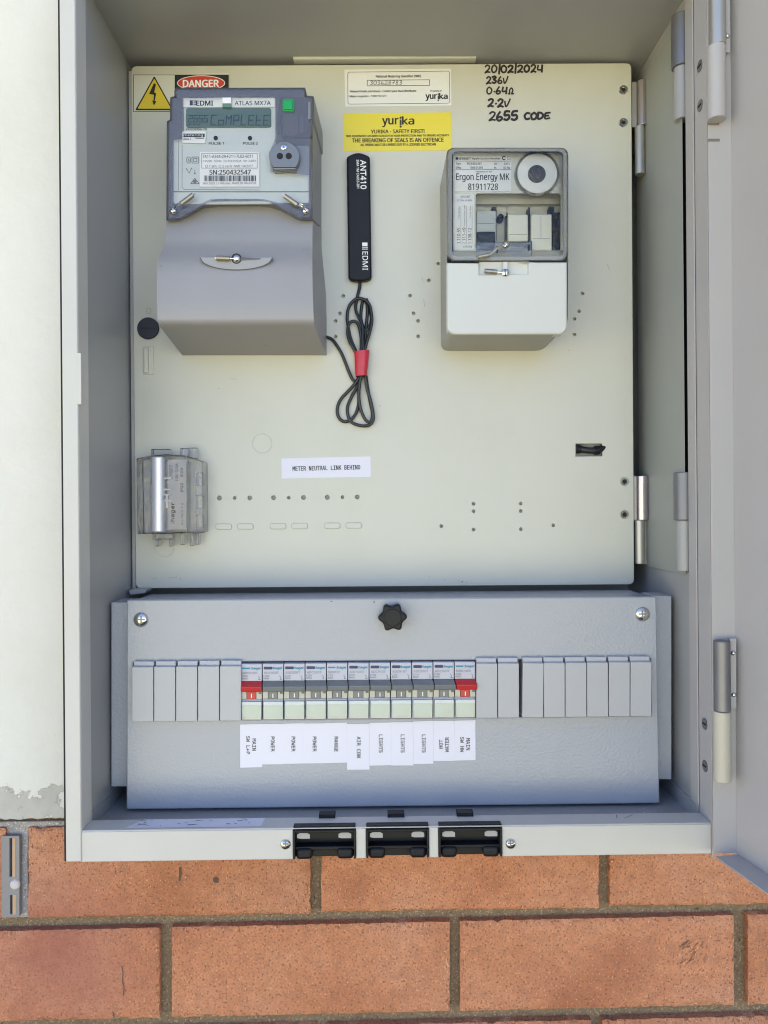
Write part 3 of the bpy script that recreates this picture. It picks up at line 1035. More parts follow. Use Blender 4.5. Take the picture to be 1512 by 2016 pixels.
hand(m, "236V", 957, 151, 9.6, 13, 3.3, Yk, -.02)
hand(m, "0.64W", 958, 172, 11, 13.5, 3.2, Yk, -.02, 1.1)
hand(m, "2.2V", 960, 195, 11.5, 15, 3.5, Yk, -.01)
hand(m, "2655", 962, 220, 13.3, 17, 4.1, Yk, -.03, 1.1)
hand(m, "CODE", 1032, 222, 11.6, 12.5, 3.8, Yk, -.02, 1.12)
part("handwriting", m, MARKER, mp, smooth=0)
m = MB()
pr = random.Random(17)
for x, y, r_ in ((910, 1145, 2.2), (903, 1143, 1.2), (918, 1147, .9), (944, 864, 1), (917, 863, .8), (748, 799, 1.4), (845, 1136, 1), (876, 1142, 1.3), (880, 291, 1.3), (1120, 690, 1.2), (918, 988, 1), (430, 765, 1.1), (355, 1140, 1.5), (1206, 1040, .9), (1010, 760, .8), (610, 800, .9), (540, 1120, 1)):
    m.poly([(x + r_ * pr.uniform(.5, 1.2) * math.cos(t * 1.05), y + r_ * pr.uniform(.5, 1.2) * math.sin(t * 1.05)) for t in range(6)], YPAN - .0002)
for x, y, dx, dy in ((830, 545, 3, 9), (834, 590, 2, 14), (300, 1140, 7, -3), (330, 1138, 18, -1), (1195, 520, 5, 12), (455, 745, 9, 2)):
    m.stroke([(x, y), (x + dx * .6, y + dy * .5), (x + dx, y + dy)], .7, YPAN - .0002)
part("scuff", m, plain("panel_scuff", (.27, .26, .23), .6), mp, smooth=0)
# light tray behind the cable window
m = MB().rect(CUT[0] - 14, CUT[1] - 14, CUT[2] + 14, CUT[3] + 14, YPAN + .006, YPAN + .007)
part("window_back", m, CAB, mp)
part("backing_sheet", plate([(300, 400), (1200, 400), (1200, 1100), (300, 1100)], [[(1122, 862), (1198, 862), (1198, 910), (1122, 910)]], YPAN + .0032, YPAN + .004), paint("backing_grey", (.34, .33, .31), .6, 300, .1), mp)

cl = thing("cable_loop", "short black cable loop showing through the small rectangular window in the panel", "cable", P(1158, 886, YPAN))
part("sheath", MB().tube(spline([P(1126, 882, YPAN + .006), P(1140, 884, YPAN + .0015), P(1160, 887, YPAN + .0005), P(1178, 886, YPAN + .001), P(1190, 880, YPAN + .003)], 6), .0030, 12), BLACK_RUB, cl)
m = MB()
for x, y in ((1138, 884), (1175, 886.5)):
    c = P(x, y, YPAN + .0012)
    m.cyl((c.x - .0022, c.y, c.z), (c.x + .0022, c.y, c.z), .0042, 14)
part("cable_tie", m, BLACK, cl, bevel=.0004)

# black blanking plug
pl = thing("blanking_plug", "round flat black plug in the panel beside the left meter's lower corner", "plug", P(291, 646, YPAN))
part("plug_cap", MB().disc(291, 646, 21.5, YPAN - .0022, YPAN, 40), plain("plug_black", (.012, .013, .022), .45), pl, bevel=.0006)
part("plug_seam", MB().rect(276, 645.3, 306, 646.4, YPAN - .0024, YPAN - .001), CAVITY, pl)

# ------------------------------------------------------------------ stickers
def sticker(name, label, cat, corners, Y, mat, th=.00025):
    m = MB().prism(corners, Y - th, Y)
    c = P(sum(x for x, _ in corners) / len(corners), sum(y for _, y in corners) / len(corners), Y)
    return tag(part(name, m, mat, None, loc=c, smooth=0), label, cat)
def inked(parent, mb, mat, name="print"):
    return part(name, mb, mat, parent, smooth=0)
Ys = YPAN - .0004
# identifier sticker
s = sticker("identifier_sticker", "white sticker with ruled border and handwritten number at the panel's top", "sticker", [(678, 137), (888, 135), (889, 207.5), (680, 210)], YPAN, WHITE_LABEL)
m = MB()
m.stroke(rquad([(684.5, 142), (885, 140), (885.5, 203), (685, 205)], 4, 3), .8, Ys, True)
m.stroke([(723, 158), (845.5, 157), (846, 168), (723, 169)], .9, Ys, True)
m.text("National Metering Identifier (NMI)", 784.5, 150.6, 89, 6.6, Ys, -.5, .012)
m.text("Network Faults and Issues - Contact your local distributor", 754.5, 179.8, 131, 5.6, Ys, -.5, .012)
m.text("Meter enquiries - 1300 702 611", 724.5, 189.8, 72, 5.4, Ys, -.5, .012)
m.text("Property of", 858.5, 179.3, 22, 4.8, Ys, -.5, .01)
def yurika(m, cx, cy, L, H):
    # word mark whose third stem is an upside-down exclamation mark
    m.text("yur", cx - L * .23, cy + H * .1, L * .50, H * .80, Ys, -.5, .03)
    x = cx + L * .09
    m.stroke([(x, cy - H * .12), (x, cy + H * .28)], L * .055, Ys)
    m.disc(x, cy - H * .33, L * .035, Ys - .00003, None, 10)
    m.disc(x, cy + H * .46, L * .035, Ys - .00003, None, 10)
    m.text("ka", cx + L * .325, cy - H * .09, L * .37, H * .72, Ys, -.5, .03)
yurika(m, 859, 190.5, 43, 16)
hand(m, "303628783", 728, 158.9, 6.4, 8.0, .85, Ys - .0001, -.01, 1.12)
inked(s, m, INK)
# yellow sticker
s = sticker("safety_sticker", "yellow safety sticker with black lettering above the black antenna", "sticker", [(676.5, 223.5), (888, 221), (890, 296), (675.5, 297.5)], YPAN, YELLOW)
m = MB()
yurika(m, 783, 239, 63, 22)
m.text("YURIKA - SAFETY FIRST!", 783, 258.6, 105, 7.4, Ys, -.5, .018)
m.text("THIS EQUIPMENT HAS BEEN SEALED FOR YOUR PROTECTION AND TO ENSURE ACCURACY", 782.5, 267.5, 203, 4.8, Ys, -.5, .02)
m.text("THE BREAKING OF SEALS IS AN OFFENCE", 783, 275.8, 180, 8, Ys, -.5, .018)
m.text("ALL WIRING MUST BE CARRIED OUT BY A LICENSED ELECTRICIAN", 783.7, 284.6, 148, 4.8, Ys, -.5, .02)
inked(s, m, INK)
# danger sign
s = sticker("danger_sign", "danger sign with yellow lightning triangle and red oval, partly hidden by the left meter", "sign", [(262, 147), (451, 144), (451, 219.5), (263, 220.5)], YPAN, paint("sign_white", (.62, .61, .54), .35, 160, 0))
m = MB()
m.frame(262.8, 147.4, 450.3, 219.5, 1.0, Ys)
m.poly(rquad([(303.7, 149.5), (341.5, 217), (266, 217)], 3), Ys - .0001)
m.rect(344, 147.5, 449.5, 220, Ys - .0001)
inked(s, m, INK)
m = MB().poly(rquad([(303.7, 154.5), (337, 214), (270.7, 214)], 2), Ys - .0002)
inked(s, m, SIGN_YELLOW, "triangle")
m = MB()
m.poly([(303, 164), (307, 165), (303.5, 182), (307.5, 183.5), (304.5, 199), (308, 199), (303, 208), (299.5, 197.5), (302, 198.5), (303, 186.5), (293.5, 185)], Ys - .0003)
inked(s, m, INK, "lightning_bolt")
m = MB().disc(396, 163.5, 46.5, Ys - .0002, None, 40, 14.5)
inked(s, m, SIGN_RED, "oval")
m = MB()
for i in range(40):
    pass
m.stroke([(396 + 46.5 * math.cos(i * math.pi / 24), 163.5 + 14.5 * math.sin(i * math.pi / 24)) for i in range(48)], 1.3, Ys - .00025, True)
m.text("DANGER", 395.5, 164.3, 70, 14, Ys - .0003, -.5, .035)
inked(s, m, WHITE_INK, "lettering")
# neutral link label
s = sticker("printed_label", "long white printed label on the bare lower half of the panel", "label", [(554, 902.5), (729.3, 898.5), (730, 938.5), (554.6, 942.3)], YPAN, TAPE_LABEL)
inked(s, MB().text("METER NEUTRAL LINK BEHIND", 642.5, 921.3, 133, 8.8, Ys, -1.3, .011, 'mono'), INK)

# ------------------------------------------------------------------ left meter
YM = -.010        # front of upper case
met = thing("electricity_meter", "large grey electricity meter with smoked clear top and digital display", "electricity meter", P(480, 700, YPAN))
case = [(343, 177), (347, 172.5), (601, 172), (604, 188), (618, 189), (619, 238), (616, 240), (616, 432), (594, 433), (547, 406), (528, 398), (508, 395), (426, 395), (408, 400), (349, 433.5), (327, 433.5), (328, 238), (334.5, 235), (334.5, 191), (343, 189)]
backc = [(x + (354 + (x - 327) * (633 - 354) / 289 - x), y + (1008 - y) * .085) for x, y in case]
backc = [(bx, min(by, 448)) for bx, by in backc]
part("case", MB().prism(case, YM + .004, YPAN, backc), SMOKE, met, bevel=.0012)
m = MB()
m.prism(rquad([(341, 275), (361, 274), (361, 194), (543, 192), (543, 286), (608, 287), (608.5, 400), (341, 402)], 4), YM + .0035, YM + .006)
fp = part("face_plate", m, METER_FACE, met, bevel=.0006)
part("face_seam", MB().rect(341, 376.5, 608, 378.2, YM + .0032, YM + .004), GREY_INK, fp)
part("face_seam", MB().stroke([(352, 275), (351, 375)], .9, YM + .0033).stroke([(358.5, 285), (358.5, 369), (362, 373), (511, 374)], .9, YM + .0033), GREY_INK, fp)
# faceplate header
hd = part("name_strip", MB().rect(361, 193, 541, 210.5, YM + .0025, YM + .0036), WHITE_LABEL, fp)
m = MB()
Yt = YM + .0023
m.text("EDMI", 403, 203, 32.5, 9.4, Yt, -.3, .02)
m.text("ATLAS MX7A", 497.5, 202.8, 71, 8.6, Yt, -.3, .006)
inked(fp, m, INK)
m = MB().rect(373.5, 197.5, 379.5, 207.5, Yt)
for dx in (0, 3.2):
    for dy in (0, 3.6, 7.2):
        m.rect(381 + dx, 197.5 + dy, 383.2 + dx, 200.2 + dy, Yt)
inked(fp, m, NAVY_INK, "emblem")
lcd = part("display", MB().prism(rrect(366, 212, 533.5, 250, 4), YM + .0020, YM + .0036), LCD, met, bevel=.0005)
LG = {
 '2': [[(0, 0), (1, 0), (1, .5), (0, .5), (0, 1), (1, 1)]], '6': [[(1, 0), (0, 0), (0, 1), (1, 1), (1, .5), (0, .5)]],
 '5': [[(1, 0), (0, 0), (0, .5), (1, .5), (1, 1), (0, 1)]], 'C': [[(1, 0), (0, 0), (0, 1), (1, 1)]],
 'o': [[(0, .5), (1, .5), (1, 1), (0, 1), (0, .5)]], 'M': [[(0, 1), (0, 0), (.5, .4), (1, 0), (1, 1)]],
 'P': [[(0, 1), (0, 0), (1, 0), (1, .5), (0, .5)]], 'L': [[(0, 0), (0, 1), (1, 1)]],
 'E': [[(1, 0), (0, 0), (0, 1), (1, 1)], [(0, .5), (.9, .5)]], 't': [[(0, 0), (0, 1), (1, 1)], [(0, .5), (.9, .5)]]}
m = MB()
x = 371
for i, ch in enumerate("2655CoMPLEtE"):
    big = i >= 4
    w_, h_, y_ = (9.6, 19, 227) if big else (7.0, 13, 227)
    if i == 4: x = 415
    for st_ in LG[ch]:
        m.stroke([(x + a * w_ + (1 - b) * 1.5, y_ + b * h_) for a, b in st_], 1.7 if big else 1.3, YM + .0017)
    x += 14.8 if big else 10
for i in range(3):
    m.rect(371 + i * 9, 244, 376 + i * 9, 245.5, YM + .0017)
inked(lcd, m, LCD_INK, "segments")
part("tab", MB().rect(437.5, 191.5, 455, 203, YM - .0012, YM + .003), paint("tab_white", (.72, .72, .74), .3), met, bevel=.0004)
part("tab_lens", MB().rect(438, 203, 455, 211, YM - .0005, YM + .002), plain("tab_green", (.10, .19, .15), .2), met)
m = MB()
Yt = YM + .0032
m.text("EF02035A Y8", 387, 254.3, 40, 3.6, Yt, -.3, .01)
m.text("PULSE 1", 425.7, 282, 29, 5.0, Yt, -.3, .012)
m.text("PULSE 2", 493.3, 282, 28.5, 5.0, Yt, -.3, .012)
inked(fp, m, INK)
for x, y in ((424.5, 271.5), (492, 271.5)):
    part("pulse_lamp", MB().disc(x, y, 4.2, YM + .0028, YM + .004, 20), CAVITY, met)
ms = part("paper_sticker", MB().prism(rquad([(358, 258.5), (406, 258), (404, 282), (358, 281)], 4), YM + .0022, YM + .003), WHITE_LABEL, met)
m = MB().rect(361, 263, 403, 270, YM + .0020)
m.text("Atlas 2", 368.5, 273.5, 15, 3.6, YM + .0020, 0, .012)
m.text("Solutions", 393, 271.9, 17, 3, YM + .0020, 0, .02)
inked(ms, m, INK)
inked(ms, MB().text("metering", 380.5, 266.5, 38, 5.5, YM + .0018, 0, .0), WHITE_INK, "lettering")
# rating label
rl = part("rating_label", MB().rect(393.3, 299, 510.7, 367.4, YM + .0022, YM + .003), WHITE_LABEL, met)
Yt = YM + .0019
m = MB()
m.frame(397, 302, 506.5, 331, .6, Yt)
m.text("7A11-A344-29-F211-7L02-6011", 448.3, 307.8, 99, 6.2, Yt, -.3, .002)
m.text("SN:250432547", 453, 339, 81, 9.4, Yt, -.3, .012)
rnd = random.Random(3)
x = 402.0
while x < 503:
    w_ = rnd.choice((.7, 1.1, 1.7))
    m.rect(x, 345.5, x + w_, 356.8, Yt)
    x += w_ + rnd.choice((.7, 1.0, 1.5))
inked(rl, m, INK)
m = MB()
m.text("1P2W  50Hz  Ib:10(100)A  Vn 240V", 452, 317.2, 104, 5.6, Yt, -.3, .0)
m.text("Cl 1 Wh  Cl 2 varh  NMI 14/2/67", 451, 327, 94, 5.4, Yt, -.3, .0)
m.text("MAY 2020  L1 40A Max  MADE IN MALAYSIA", 452, 360.6, 105, 4.4, Yt, -.3, .0)
inked(rl, m, GREY_INK)
m = MB()
Yt = YM + .0032
m.frame(378, 309, 390.5, 321, 1.1, Yt); m.frame(381, 312, 387.5, 318, 1, Yt)
m.stroke(rrect(367.5, 309, 375, 321, 3, 3), 1, Yt, True); m.stroke([(370, 318), (371.5, 313), (373, 318)], .9, Yt)
m.stroke([(367.5, 333), (372.5, 341), (376.5, 332)], 1.1, Yt); m.disc(367, 332.5, 1.3, Yt - .0001, None, 8); m.disc(377, 331.5, 1.3, Yt - .0001, None, 8)
m.stroke([(383.5, 334), (383.5, 341)], .9, Yt); m.disc(383.7, 341.4, 1.7, Yt - .0001, None, 8)
m.stroke([(375.5, 361.5), (383.5, 351), (392, 361.5)], 1.5, Yt, True); m.disc(383.5, 357, 3.6, Yt - .0001, None, 12)
inked(fp, m, GREY_INK, "symbols")
# right recess with the green button
part("button_recess", MB().prism(rrect(553.5, 191, 616, 271, 4), YM + .0025, YM + .0045), SMOKE2, met, bevel=.0006)
part("recess_detail", MB().prism(rrect(559, 224, 588, 268, 8), YM + .0016, YM + .003).rect(588, 226, 599, 262, YM + .0018, YM + .003).rect(606, 200, 612, 234, YM - .001, YM + .003).rect(546, 196, 551, 262, YM + .001, YM + .004), SMOKE, met, bevel=.0006)
part("green_button", MB().prism(rrect(556, 194.5, 579, 219, 4), YM - .001, YM + .003).prism(rrect(558.5, 197, 576, 215, 3), YM - .0024, YM), GREEN, met, bevel=.0006)
# optical port
op = part("optical_port", MB().prism([(560 + 30 * math.cos(math.radians(a)), 308 + 30 * math.sin(math.radians(a))) for a in range(138, 403, 6)] + [(583, 330), (583, 333.5), (537.5, 334), (537.5, 330)], YM - .0045, YM + .004), paint("port_metal", (.20, .20, .195), .36, 800, .1), met, bevel=.0007)
op.data.materials[0].node_tree.nodes["Principled BSDF"].inputs["Metallic"].default_value = .55
ps = part("port_screw", MB().dome(558.8, 289.6, 6.8, YM - .0045, .0012), CHROME, op)
part("port_hole", MB().disc(551, 307, 6.2, YM - .0048, YM - .004, 20), CAVITY, op)
part("port_hole", MB().disc(568.4, 307, 6.2, YM - .0048, YM - .004, 20), CAVITY, op)
part("port_seam", MB().rect(538, 329, 583, 330.2, YM - .0047, YM - .004).stroke([(555.5, 289.6), (562, 289.6)], 1.3, YM - .0059).stroke([(558.8, 286.3), (558.8, 292.8)], 1.3, YM - .0059), CAVITY, op)
# clear cover over the whole head, bellied out a little
cov = MB()
YC = YM - .0005
inner = [((x - 472) * .965 + 472, (y - 300) * .965 + 300) for x, y in case]
n = len(case)
cov.add([P(x, y, YC + .0043) for x, y in case] + [P(x, y, YC) for x, y in inner], [(i, (i + 1) % n, (i + 1) % n + n, i + n) for i in range(n)])
win = [(359, 193), (543, 191), (544, 270), (530, 300), (532, 338), (608, 345), (608.5, 400), (547, 399), (520, 392), (415, 392), (385, 405), (341, 405), (341, 275), (359, 274)]
cv = plate(inner, [win], YC, YC + .0004)
cov.add(cv.v, cv.f)
part("clear_cover", cov, SMOKE_CLEAR, met, smooth=20)
part("cover_window", MB().poly(win, YC + .0001), METER_WINDOW, met, smooth=0)
# lead seals on wire, left and right
def seal(parent, scr, a, b, w, Y, pitchr=7.2):
    m = MB().dome(scr[0], scr[1], pitchr, Y, .0022)
    s_ = part("seal_screw", m, CHROME, parent)
    part("screw_slot", MB().stroke([(scr[0] - pitchr * .6, scr[1] - pitchr * .5), (scr[0] + pitchr * .6, scr[1] + pitchr * .5)], 1.5, Y - .0024), CAVITY, s_)
    pa, pb = P(*a, Y - .003), P(*b, Y - .003)
    l_ = part("lead_seal", MB().cyl(pa, pb, w / 2 * SCL(Y), 16), LEAD, parent, bevel=.0004)
    ps_ = P(*scr, Y - .001)
    part("seal_wire", MB().tube(spline([ps_, ps_.lerp(pa, .5) + Vector((0, -.002, .0006)), pa, pb, pb + (pb - pa) * .12], 5), .0005, 6).tube(spline([ps_ + Vector((.0006, 0, .0014)), ps_.lerp(pa, .5) + Vector((.0005, -.0026, .002)), pa], 5), .0004, 6), CHROME, l_)
seal(met, (341, 415), (356, 402), (380.5, 383.5), 9.5, YM - .0012)
seal(met, (601.8, 415), (586, 403.5), (560, 385.5), 9.5, YM - .0012)
# terminal cover: profile swells towards the viewer, slanted underside
rows = [(395, 334, 612, .006), (432, 327.5, 615.5, .002), (452, 327.2, 615.3, -.006), (470, 326.4, 615, -.008), (482, 323, 615, -.0105), (492, 319.3, 615, -.0145), (503, 314.5, 615, -.0195), (514, 310.8, 615, -.0235), (526, 309, 615, -.0262), (540, 308.5, 615, -.0275), (590, 309, 616, -.0290), (626, 310, 617.5, -.0300), (634, 311, 618.3, -.0288), (641, 314, 619.5, -.0245), (646, 317, 621, -.0190), (699.5, 359, 643, .0495)]
m = MB()
pts, fc = [], []
nr = len(rows)
for y, xl, xr, Y in rows:
    t = min(1, max(0, (y - 440) / 115))
    xb = 633 + 10 * t
    yb = y + (1008 - y) * .085 if y < 600 else min(699.5, 634.7 + (y - 600) * .75)
    pts += [P(359, min(yb, 699.5), YPAN), P(xl, y, Y), P((xl + xr) / 2, y, Y), P(xr, y, Y), P(xb, min(yb, 699.5), YPAN)]
for i in range(nr - 1):
    for k in range(4):
        fc.append((i * 5 + k, i * 5 + k + 1, (i + 1) * 5 + k + 1, (i + 1) * 5 + k))
fc.append((0, 1, 2, 3, 4))
m.add(pts, fc)
tc = part("terminal_cover", m, METER, met, smooth=50)
q = [(393 + 144 * i / 24, 507) for i in range(25)] + [(465 + 72 * math.cos(math.pi * i / 24), 507 + 23 * math.sin(math.pi * i / 24)) for i in range(1, 24)]
# recess dish: a lens-shaped pocket wall
def Yrow(y):
    for (a, b) in zip(rows[:-1], rows[1:]):
        if a[0] <= y <= b[0]:
            return a[3] + (b[3] - a[3]) * (y - a[0]) / (b[0] - a[0])
top = [(394 + 142 * i / 24, 506.5) for i in range(25)]
bot = [(394 + 142 * i / 24, 506.5 + 24 * math.sqrt(max(0, 1 - ((i - 12) / 12) ** 2))) for i in range(25)]
m = MB()
pts = [P(x, y, Yrow(y) - .0004) for x, y in top] + [P(x, y, Yrow(506) - .0018) for x, y in bot] + [P(x, y + 2.6, Yrow(min(y + 2.6, 620)) - .0002) for x, y in bot]
m.add(pts, [(i, i + 1, i + 26, i + 25) for i in range(24)] + [(i + 25, i + 26, i + 51, i + 50) for i in range(24)])
Yp = Yrow(530) - .0007
m = MB().prism(top + bot[::-1], Yp, Yp + .006)
part("screw_pocket", m, METER_LIP, met, bevel=.0003)
part("pocket_edge", MB().stroke([(x, y + .9) for x, y in bot], 1.8, Yp - .0001), plain("pocket_seam", (.09, .09, .10), .6), met)
Yq = Yp
m = MB().prism(circ(465.5, 509, 10.2, 24), Yq - .0002, Yq + .002)
part("screw_well", m, CAVITY, met)
sc_ = part("seal_screw", MB().dome(465.8, 509.5, 8.3, Yq - .0003, .0028), CHROME, met)
pa, pb = P(453, 509, Yq - .0022), P(426, 508, Yq - .0022)
l_ = part("lead_seal", MB().cyl(pa, pb, 4.9 * SCL(Yq), 16), LEAD, met, bevel=.0004)
part("seal_wire", MB().tube([P(463, 509, Yq - .002), pa, pb, pb + Vector((-.0012, 0, 0))], .0005, 6), CHROME, l_)
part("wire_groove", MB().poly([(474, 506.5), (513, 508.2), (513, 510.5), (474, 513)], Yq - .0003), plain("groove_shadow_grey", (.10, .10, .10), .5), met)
m = MB()
for x, y, rx, ry in ((602, 492, 8, 6), (489, 418, 1.4, 2), (362, 600, 1.2, 2.6), (523, 681, 1.6, 2.2), (317, 524, 2, 4)):
    Yd = (Yrow(y) if y < 640 else .02) - .0005
    m.disc(x, y, rx * .6, Yd, None, 9, ry * .5)
part("scuff", m, plain("scuff_grey", (.20, .195, .185), .7), met)

# ------------------------------------------------------------------ antenna with coiled lead
YA = YPAN - .008
ant = thing("antenna", "slim black stick antenna with white lettering and a coiled black lead tied with red tape", "antenna", P(706, 552, YPAN))
body = [(682.2, 308)] + [(682.2 + 46 * i / 10, 308 - 8 * math.sin(math.pi * i / 10)) for i in range(1, 10)] + [(728.2, 307.5), (731.8, 546.5), (726, 550), (718, 552), (697, 552.3), (691, 550.5), (685.8, 547)]
part("body", MB().prism(body, YA, YPAN - .0002), BLACK, ant, bevel=.0018, seg=3)
m = MB()
Yt = YA - .0002
m.text("ANT410", 715.3, 343.5, 57, 11.2, Yt, 89.2, .02)
m.text("SMA 1M CA053-201", 704.6, 342.5, 56, 4.8, Yt, 89.2, .015)
m.text("EDMI", 719, 513.5, 36.5, 10.5, Yt, 89.2, .006)
m.rect(713.2, 477.5, 723.5, 484.6, Yt)
for dx in (0, 3.9, 7.8):
    m.rect(713.4 + dx, 486, 715.8 + dx, 488, Yt)
    m.rect(713.4 + dx, 489.4, 715.8 + dx, 491.4, Yt)
inked(ant, m, WHITE_INK)
def Z4(pts): return [(620 + x / 3.477, 280 + y / 3.477) for x, y in pts]
rc = 3.15 * SCL(YPAN)
m = MB()
def lead(pts, lift):
    jr = random.Random(len(m.v))
    q = Z4([(x + jr.uniform(-3, 3), y + jr.uniform(-3, 3)) if 0 < i < len(pts) - 1 else (x, y) for i, (x, y) in enumerate(pts)])
    n_ = len(q)
    lf = [lift[0] + (lift[1] - lift[0]) * i / (n_ - 1) for i in range(n_)] if len(lift) == 2 else lift
    t_ = cable_px(q, YPAN, rc, lf)
    m.add(t_.v, t_.f)
lead([(308, 930), (305, 985), (296, 1040), (280, 1110), (282, 1165), (310, 1215), (325, 1270), (328, 1350), (330, 1440), (325, 1520)], (.001, .006))
lead([(290, 1520), (285, 1440), (250, 1350), (226, 1270), (218, 1190), (236, 1120), (285, 1075), (335, 1078), (370, 1110), (388, 1170), (392, 1230), (378, 1300), (350, 1390), (335, 1460), (330, 1530)], (.0022, .0045))
lead([(310, 1530), (318, 1440), (316, 1350), (308, 1290), (290, 1240), (258, 1226), (232, 1252), (224, 1310), (240, 1370), (275, 1435), (300, 1530)], (.004, .0045))
lead([(320, 1530), (335, 1440), (345, 1330), (350, 1250), (356, 1170), (350, 1090), (330, 1085), (316, 1150), (318, 1220), (345, 1290), (372, 1260), (385, 1200), (372, 1120), (350, 1072)], (.0002, .0015))
lead([(312, 1590), (285, 1640), (235, 1700), (180, 1760), (155, 1820), (160, 1880), (195, 1912), (240, 1905), (275, 1865), (297, 1800), (300, 1720), (300, 1600)], (.003, .0008))
lead([(320, 1590), (298, 1660), (250, 1740), (222, 1810), (225, 1870), (258, 1920), (320, 1942), (372, 1935), (396, 1905), (398, 1850), (380, 1770), (358, 1690), (345, 1590)], (.001, .003))
lead([(318, 1590), (304, 1680), (302, 1770), (318, 1850), (350, 1905), (385, 1912), (392, 1860), (378, 1780), (362, 1700), (350, 1600)], (.0048, .0012))
lead([(290, 1640), (262, 1625), (232, 1575), (205, 1505), (182, 1445), (150, 1390), (118, 1350), (84, 1336), (40, 1325)], (.0015, .0005))
part("lead", m, BLACK_RUB, ant, smooth=60)
# tape: wrapped band
q = Z4([(268, 1437), (320, 1428), (373, 1425), (366, 1510), (358, 1600), (318, 1604), (276, 1607), (272, 1520)])
fr = [P(x, y, YPAN - .0108) for x, y in q]
c_ = sum(fr, Vector()) / len(fr)
m = MB()
segs = []
ny_ = 5
for j in range(ny_ + 1):
    t = j / ny_
    l0 = Vector((*Z4([(268 + (277 - 268) * t + random.uniform(-2, 2), 1437 + (1606 - 1437) * t)])[0], 0))
    r0 = Vector((*Z4([(373 + (358 - 373) * t + random.uniform(-2, 2), 1425 + (1600 - 1425) * t)])[0], 0))
    ringp = []
    for i in range(16):
        a = math.pi * 2 * i / 16
        u = .5 - .5 * math.cos(a)
        x = l0.x + (r0.x - l0.x) * u
        y = l0.y + (r0.y - l0.y) * u
        h = .0055 + .0058 * math.sin(a) * (abs(math.sin(a)) ** -.35 if abs(math.sin(a)) > .01 else 1) + random.uniform(-.0003, .0003)
        p = P(x, y, YPAN - .006)
        ringp.append((p.x, YPAN - max(.0003, h), p.z))
    segs.append(ringp)
pts = [p for r_ in segs for p in r_]
m.add(pts, [(j * 16 + i, j * 16 + (i + 1) % 16, (j + 1) * 16 + (i + 1) % 16, (j + 1) * 16 + i) for j in range(ny_) for i in range(16)])
part("red_tape", m, RED_TAPE, ant, smooth=60)

# ------------------------------------------------------------------ ripple control receiver
YRC = -.014
rec = thing("ripple_receiver", "smaller control receiver with clear top half over relays and plain white lower lid", "receiver", P(990, 689, YPAN))
out = rrect(879, 291, 1118, 660, 17, 6)
m = MB()
fr = rquad([(879.5, 516), (1117, 515), (1117, 658), (879.5, 659)], 3)
base = rquad([(879, 291), (1119, 291), (1117.5, 640), (1098, 660), (881, 660)], 16, 5)
bk_ = [(737 + (x - 737) * .912, 1008 + (y - 1008) * .912) for x, y in base]
# hollow base: side walls and back
nb = len(base)
m.add([P(x, y, YRC + .003) for x, y in base] + [P(x, y, YPAN - .0005) for x, y in bk_] + [P(x, y, YRC + .020) for x, y in bk_],
      [(i, (i + 1) % nb, (i + 1) % nb + nb, i + nb) for i in range(nb)] + [list(range(nb, 2 * nb))])
part("base", m, RECV_BASE, rec, smooth=50)
lid = plate(rquad([(880, 516.5), (1116.8, 515.5), (1116.8, 657.5), (880.5, 658)], 15, 6)[0:0] or
            [(880, 517), (944, 517), (944, 540), (1040, 538.5), (1040, 519), (1020, 515.5), (1116.8, 515.5)] + [(1116.8 - 16 + 16 * math.cos(math.radians(a)), 641.5 + 16 * math.sin(math.radians(a))) for a in range(0, 91, 15)] + [(896.5 - 16 * math.sin(math.radians(a)), 642 + 16 * math.cos(math.radians(a))) for a in range(0, 91, 15)], [], YRC, YRC + .012, .0014)
part("terminal_lid", lid, RECV_LID, rec, smooth=45)
part("lid_pocket", MB().prism([(943, 516), (1041, 515), (1041, 540), (943, 541.5)], YRC + .003, YRC + .010, [(943, 516), (1041, 515), (1041, 545), (943, 546)]), RECV_LID, rec)
part("clip", MB().rect(990, 515, 999.8, 530, YRC - .001, YRC + .003), RECV_LID, rec, bevel=.0004)
sc1 = part("seal_screw", MB().dome(994.8, 537, 8.2, YRC - .0005, .0018), CHROME, rec)
part("screw_slot", MB().stroke([(994.2, 531), (995.2, 543)], 1.8, YRC - .0025), CAVITY, sc1)
pa, pb = P(979, 535.5, YRC - .001), P(954, 533.5, YRC - .001)
l_ = part("lead_seal", MB().cyl(pa, pb, 4.6 * SCL(YRC), 16), LEAD, rec, bevel=.0004)
part("seal_wire", MB().tube([P(990, 537, YRC - .0012), pa, pb], .0005, 6), CHROME, l_)
# works under the clear cover
YI = YRC + .012
fpl = plate(rrect(892, 297, 1109, 494, 4), [rquad([(936.5, 380.5), (1104, 380.5), (1104, 493), (936.5, 493)], 6)], YI, YI + .002, .0003)
rf = part("face_plate", fpl, RECV_FACE, rec)
part("well_floor", MB().rect(930, 376, 1109, 496, YI + .018, YI + .019).rect(930, 376, 1109, 402, YI + .013, YI + .019), paint("well_grey", (.46, .46, .41), .45, 900, .02), rec)
rl = part("rating_label", MB().rect(895.5, 307, 1006.3, 376, YI - .0006, YI), WHITE_LABEL, rec)
Yt = YI - .0008
m = MB()
m.text("ENERMET", 912, 312.2, 30, 4.4, Yt, 0, .012)
m.text("Ripple Control Receiver", 957.5, 312.6, 56, 5, Yt, 0, .008)
m.poly([(897.5, 309.5), (902, 309.5), (902, 314.5), (897.5, 314.5)], Yt)
m.ring(992.2, 311.2, 3.2, .9, Yt, Yt, 14, 40, 330)
m.frame(999.5, 308.5, 1004.5, 314.3, .6, Yt)
m.stroke([(896.5, 317.2), (1005.5, 317.2)], .7, Yt); m.stroke([(896.5, 333.2), (1005.5, 333.2)], .8, Yt)
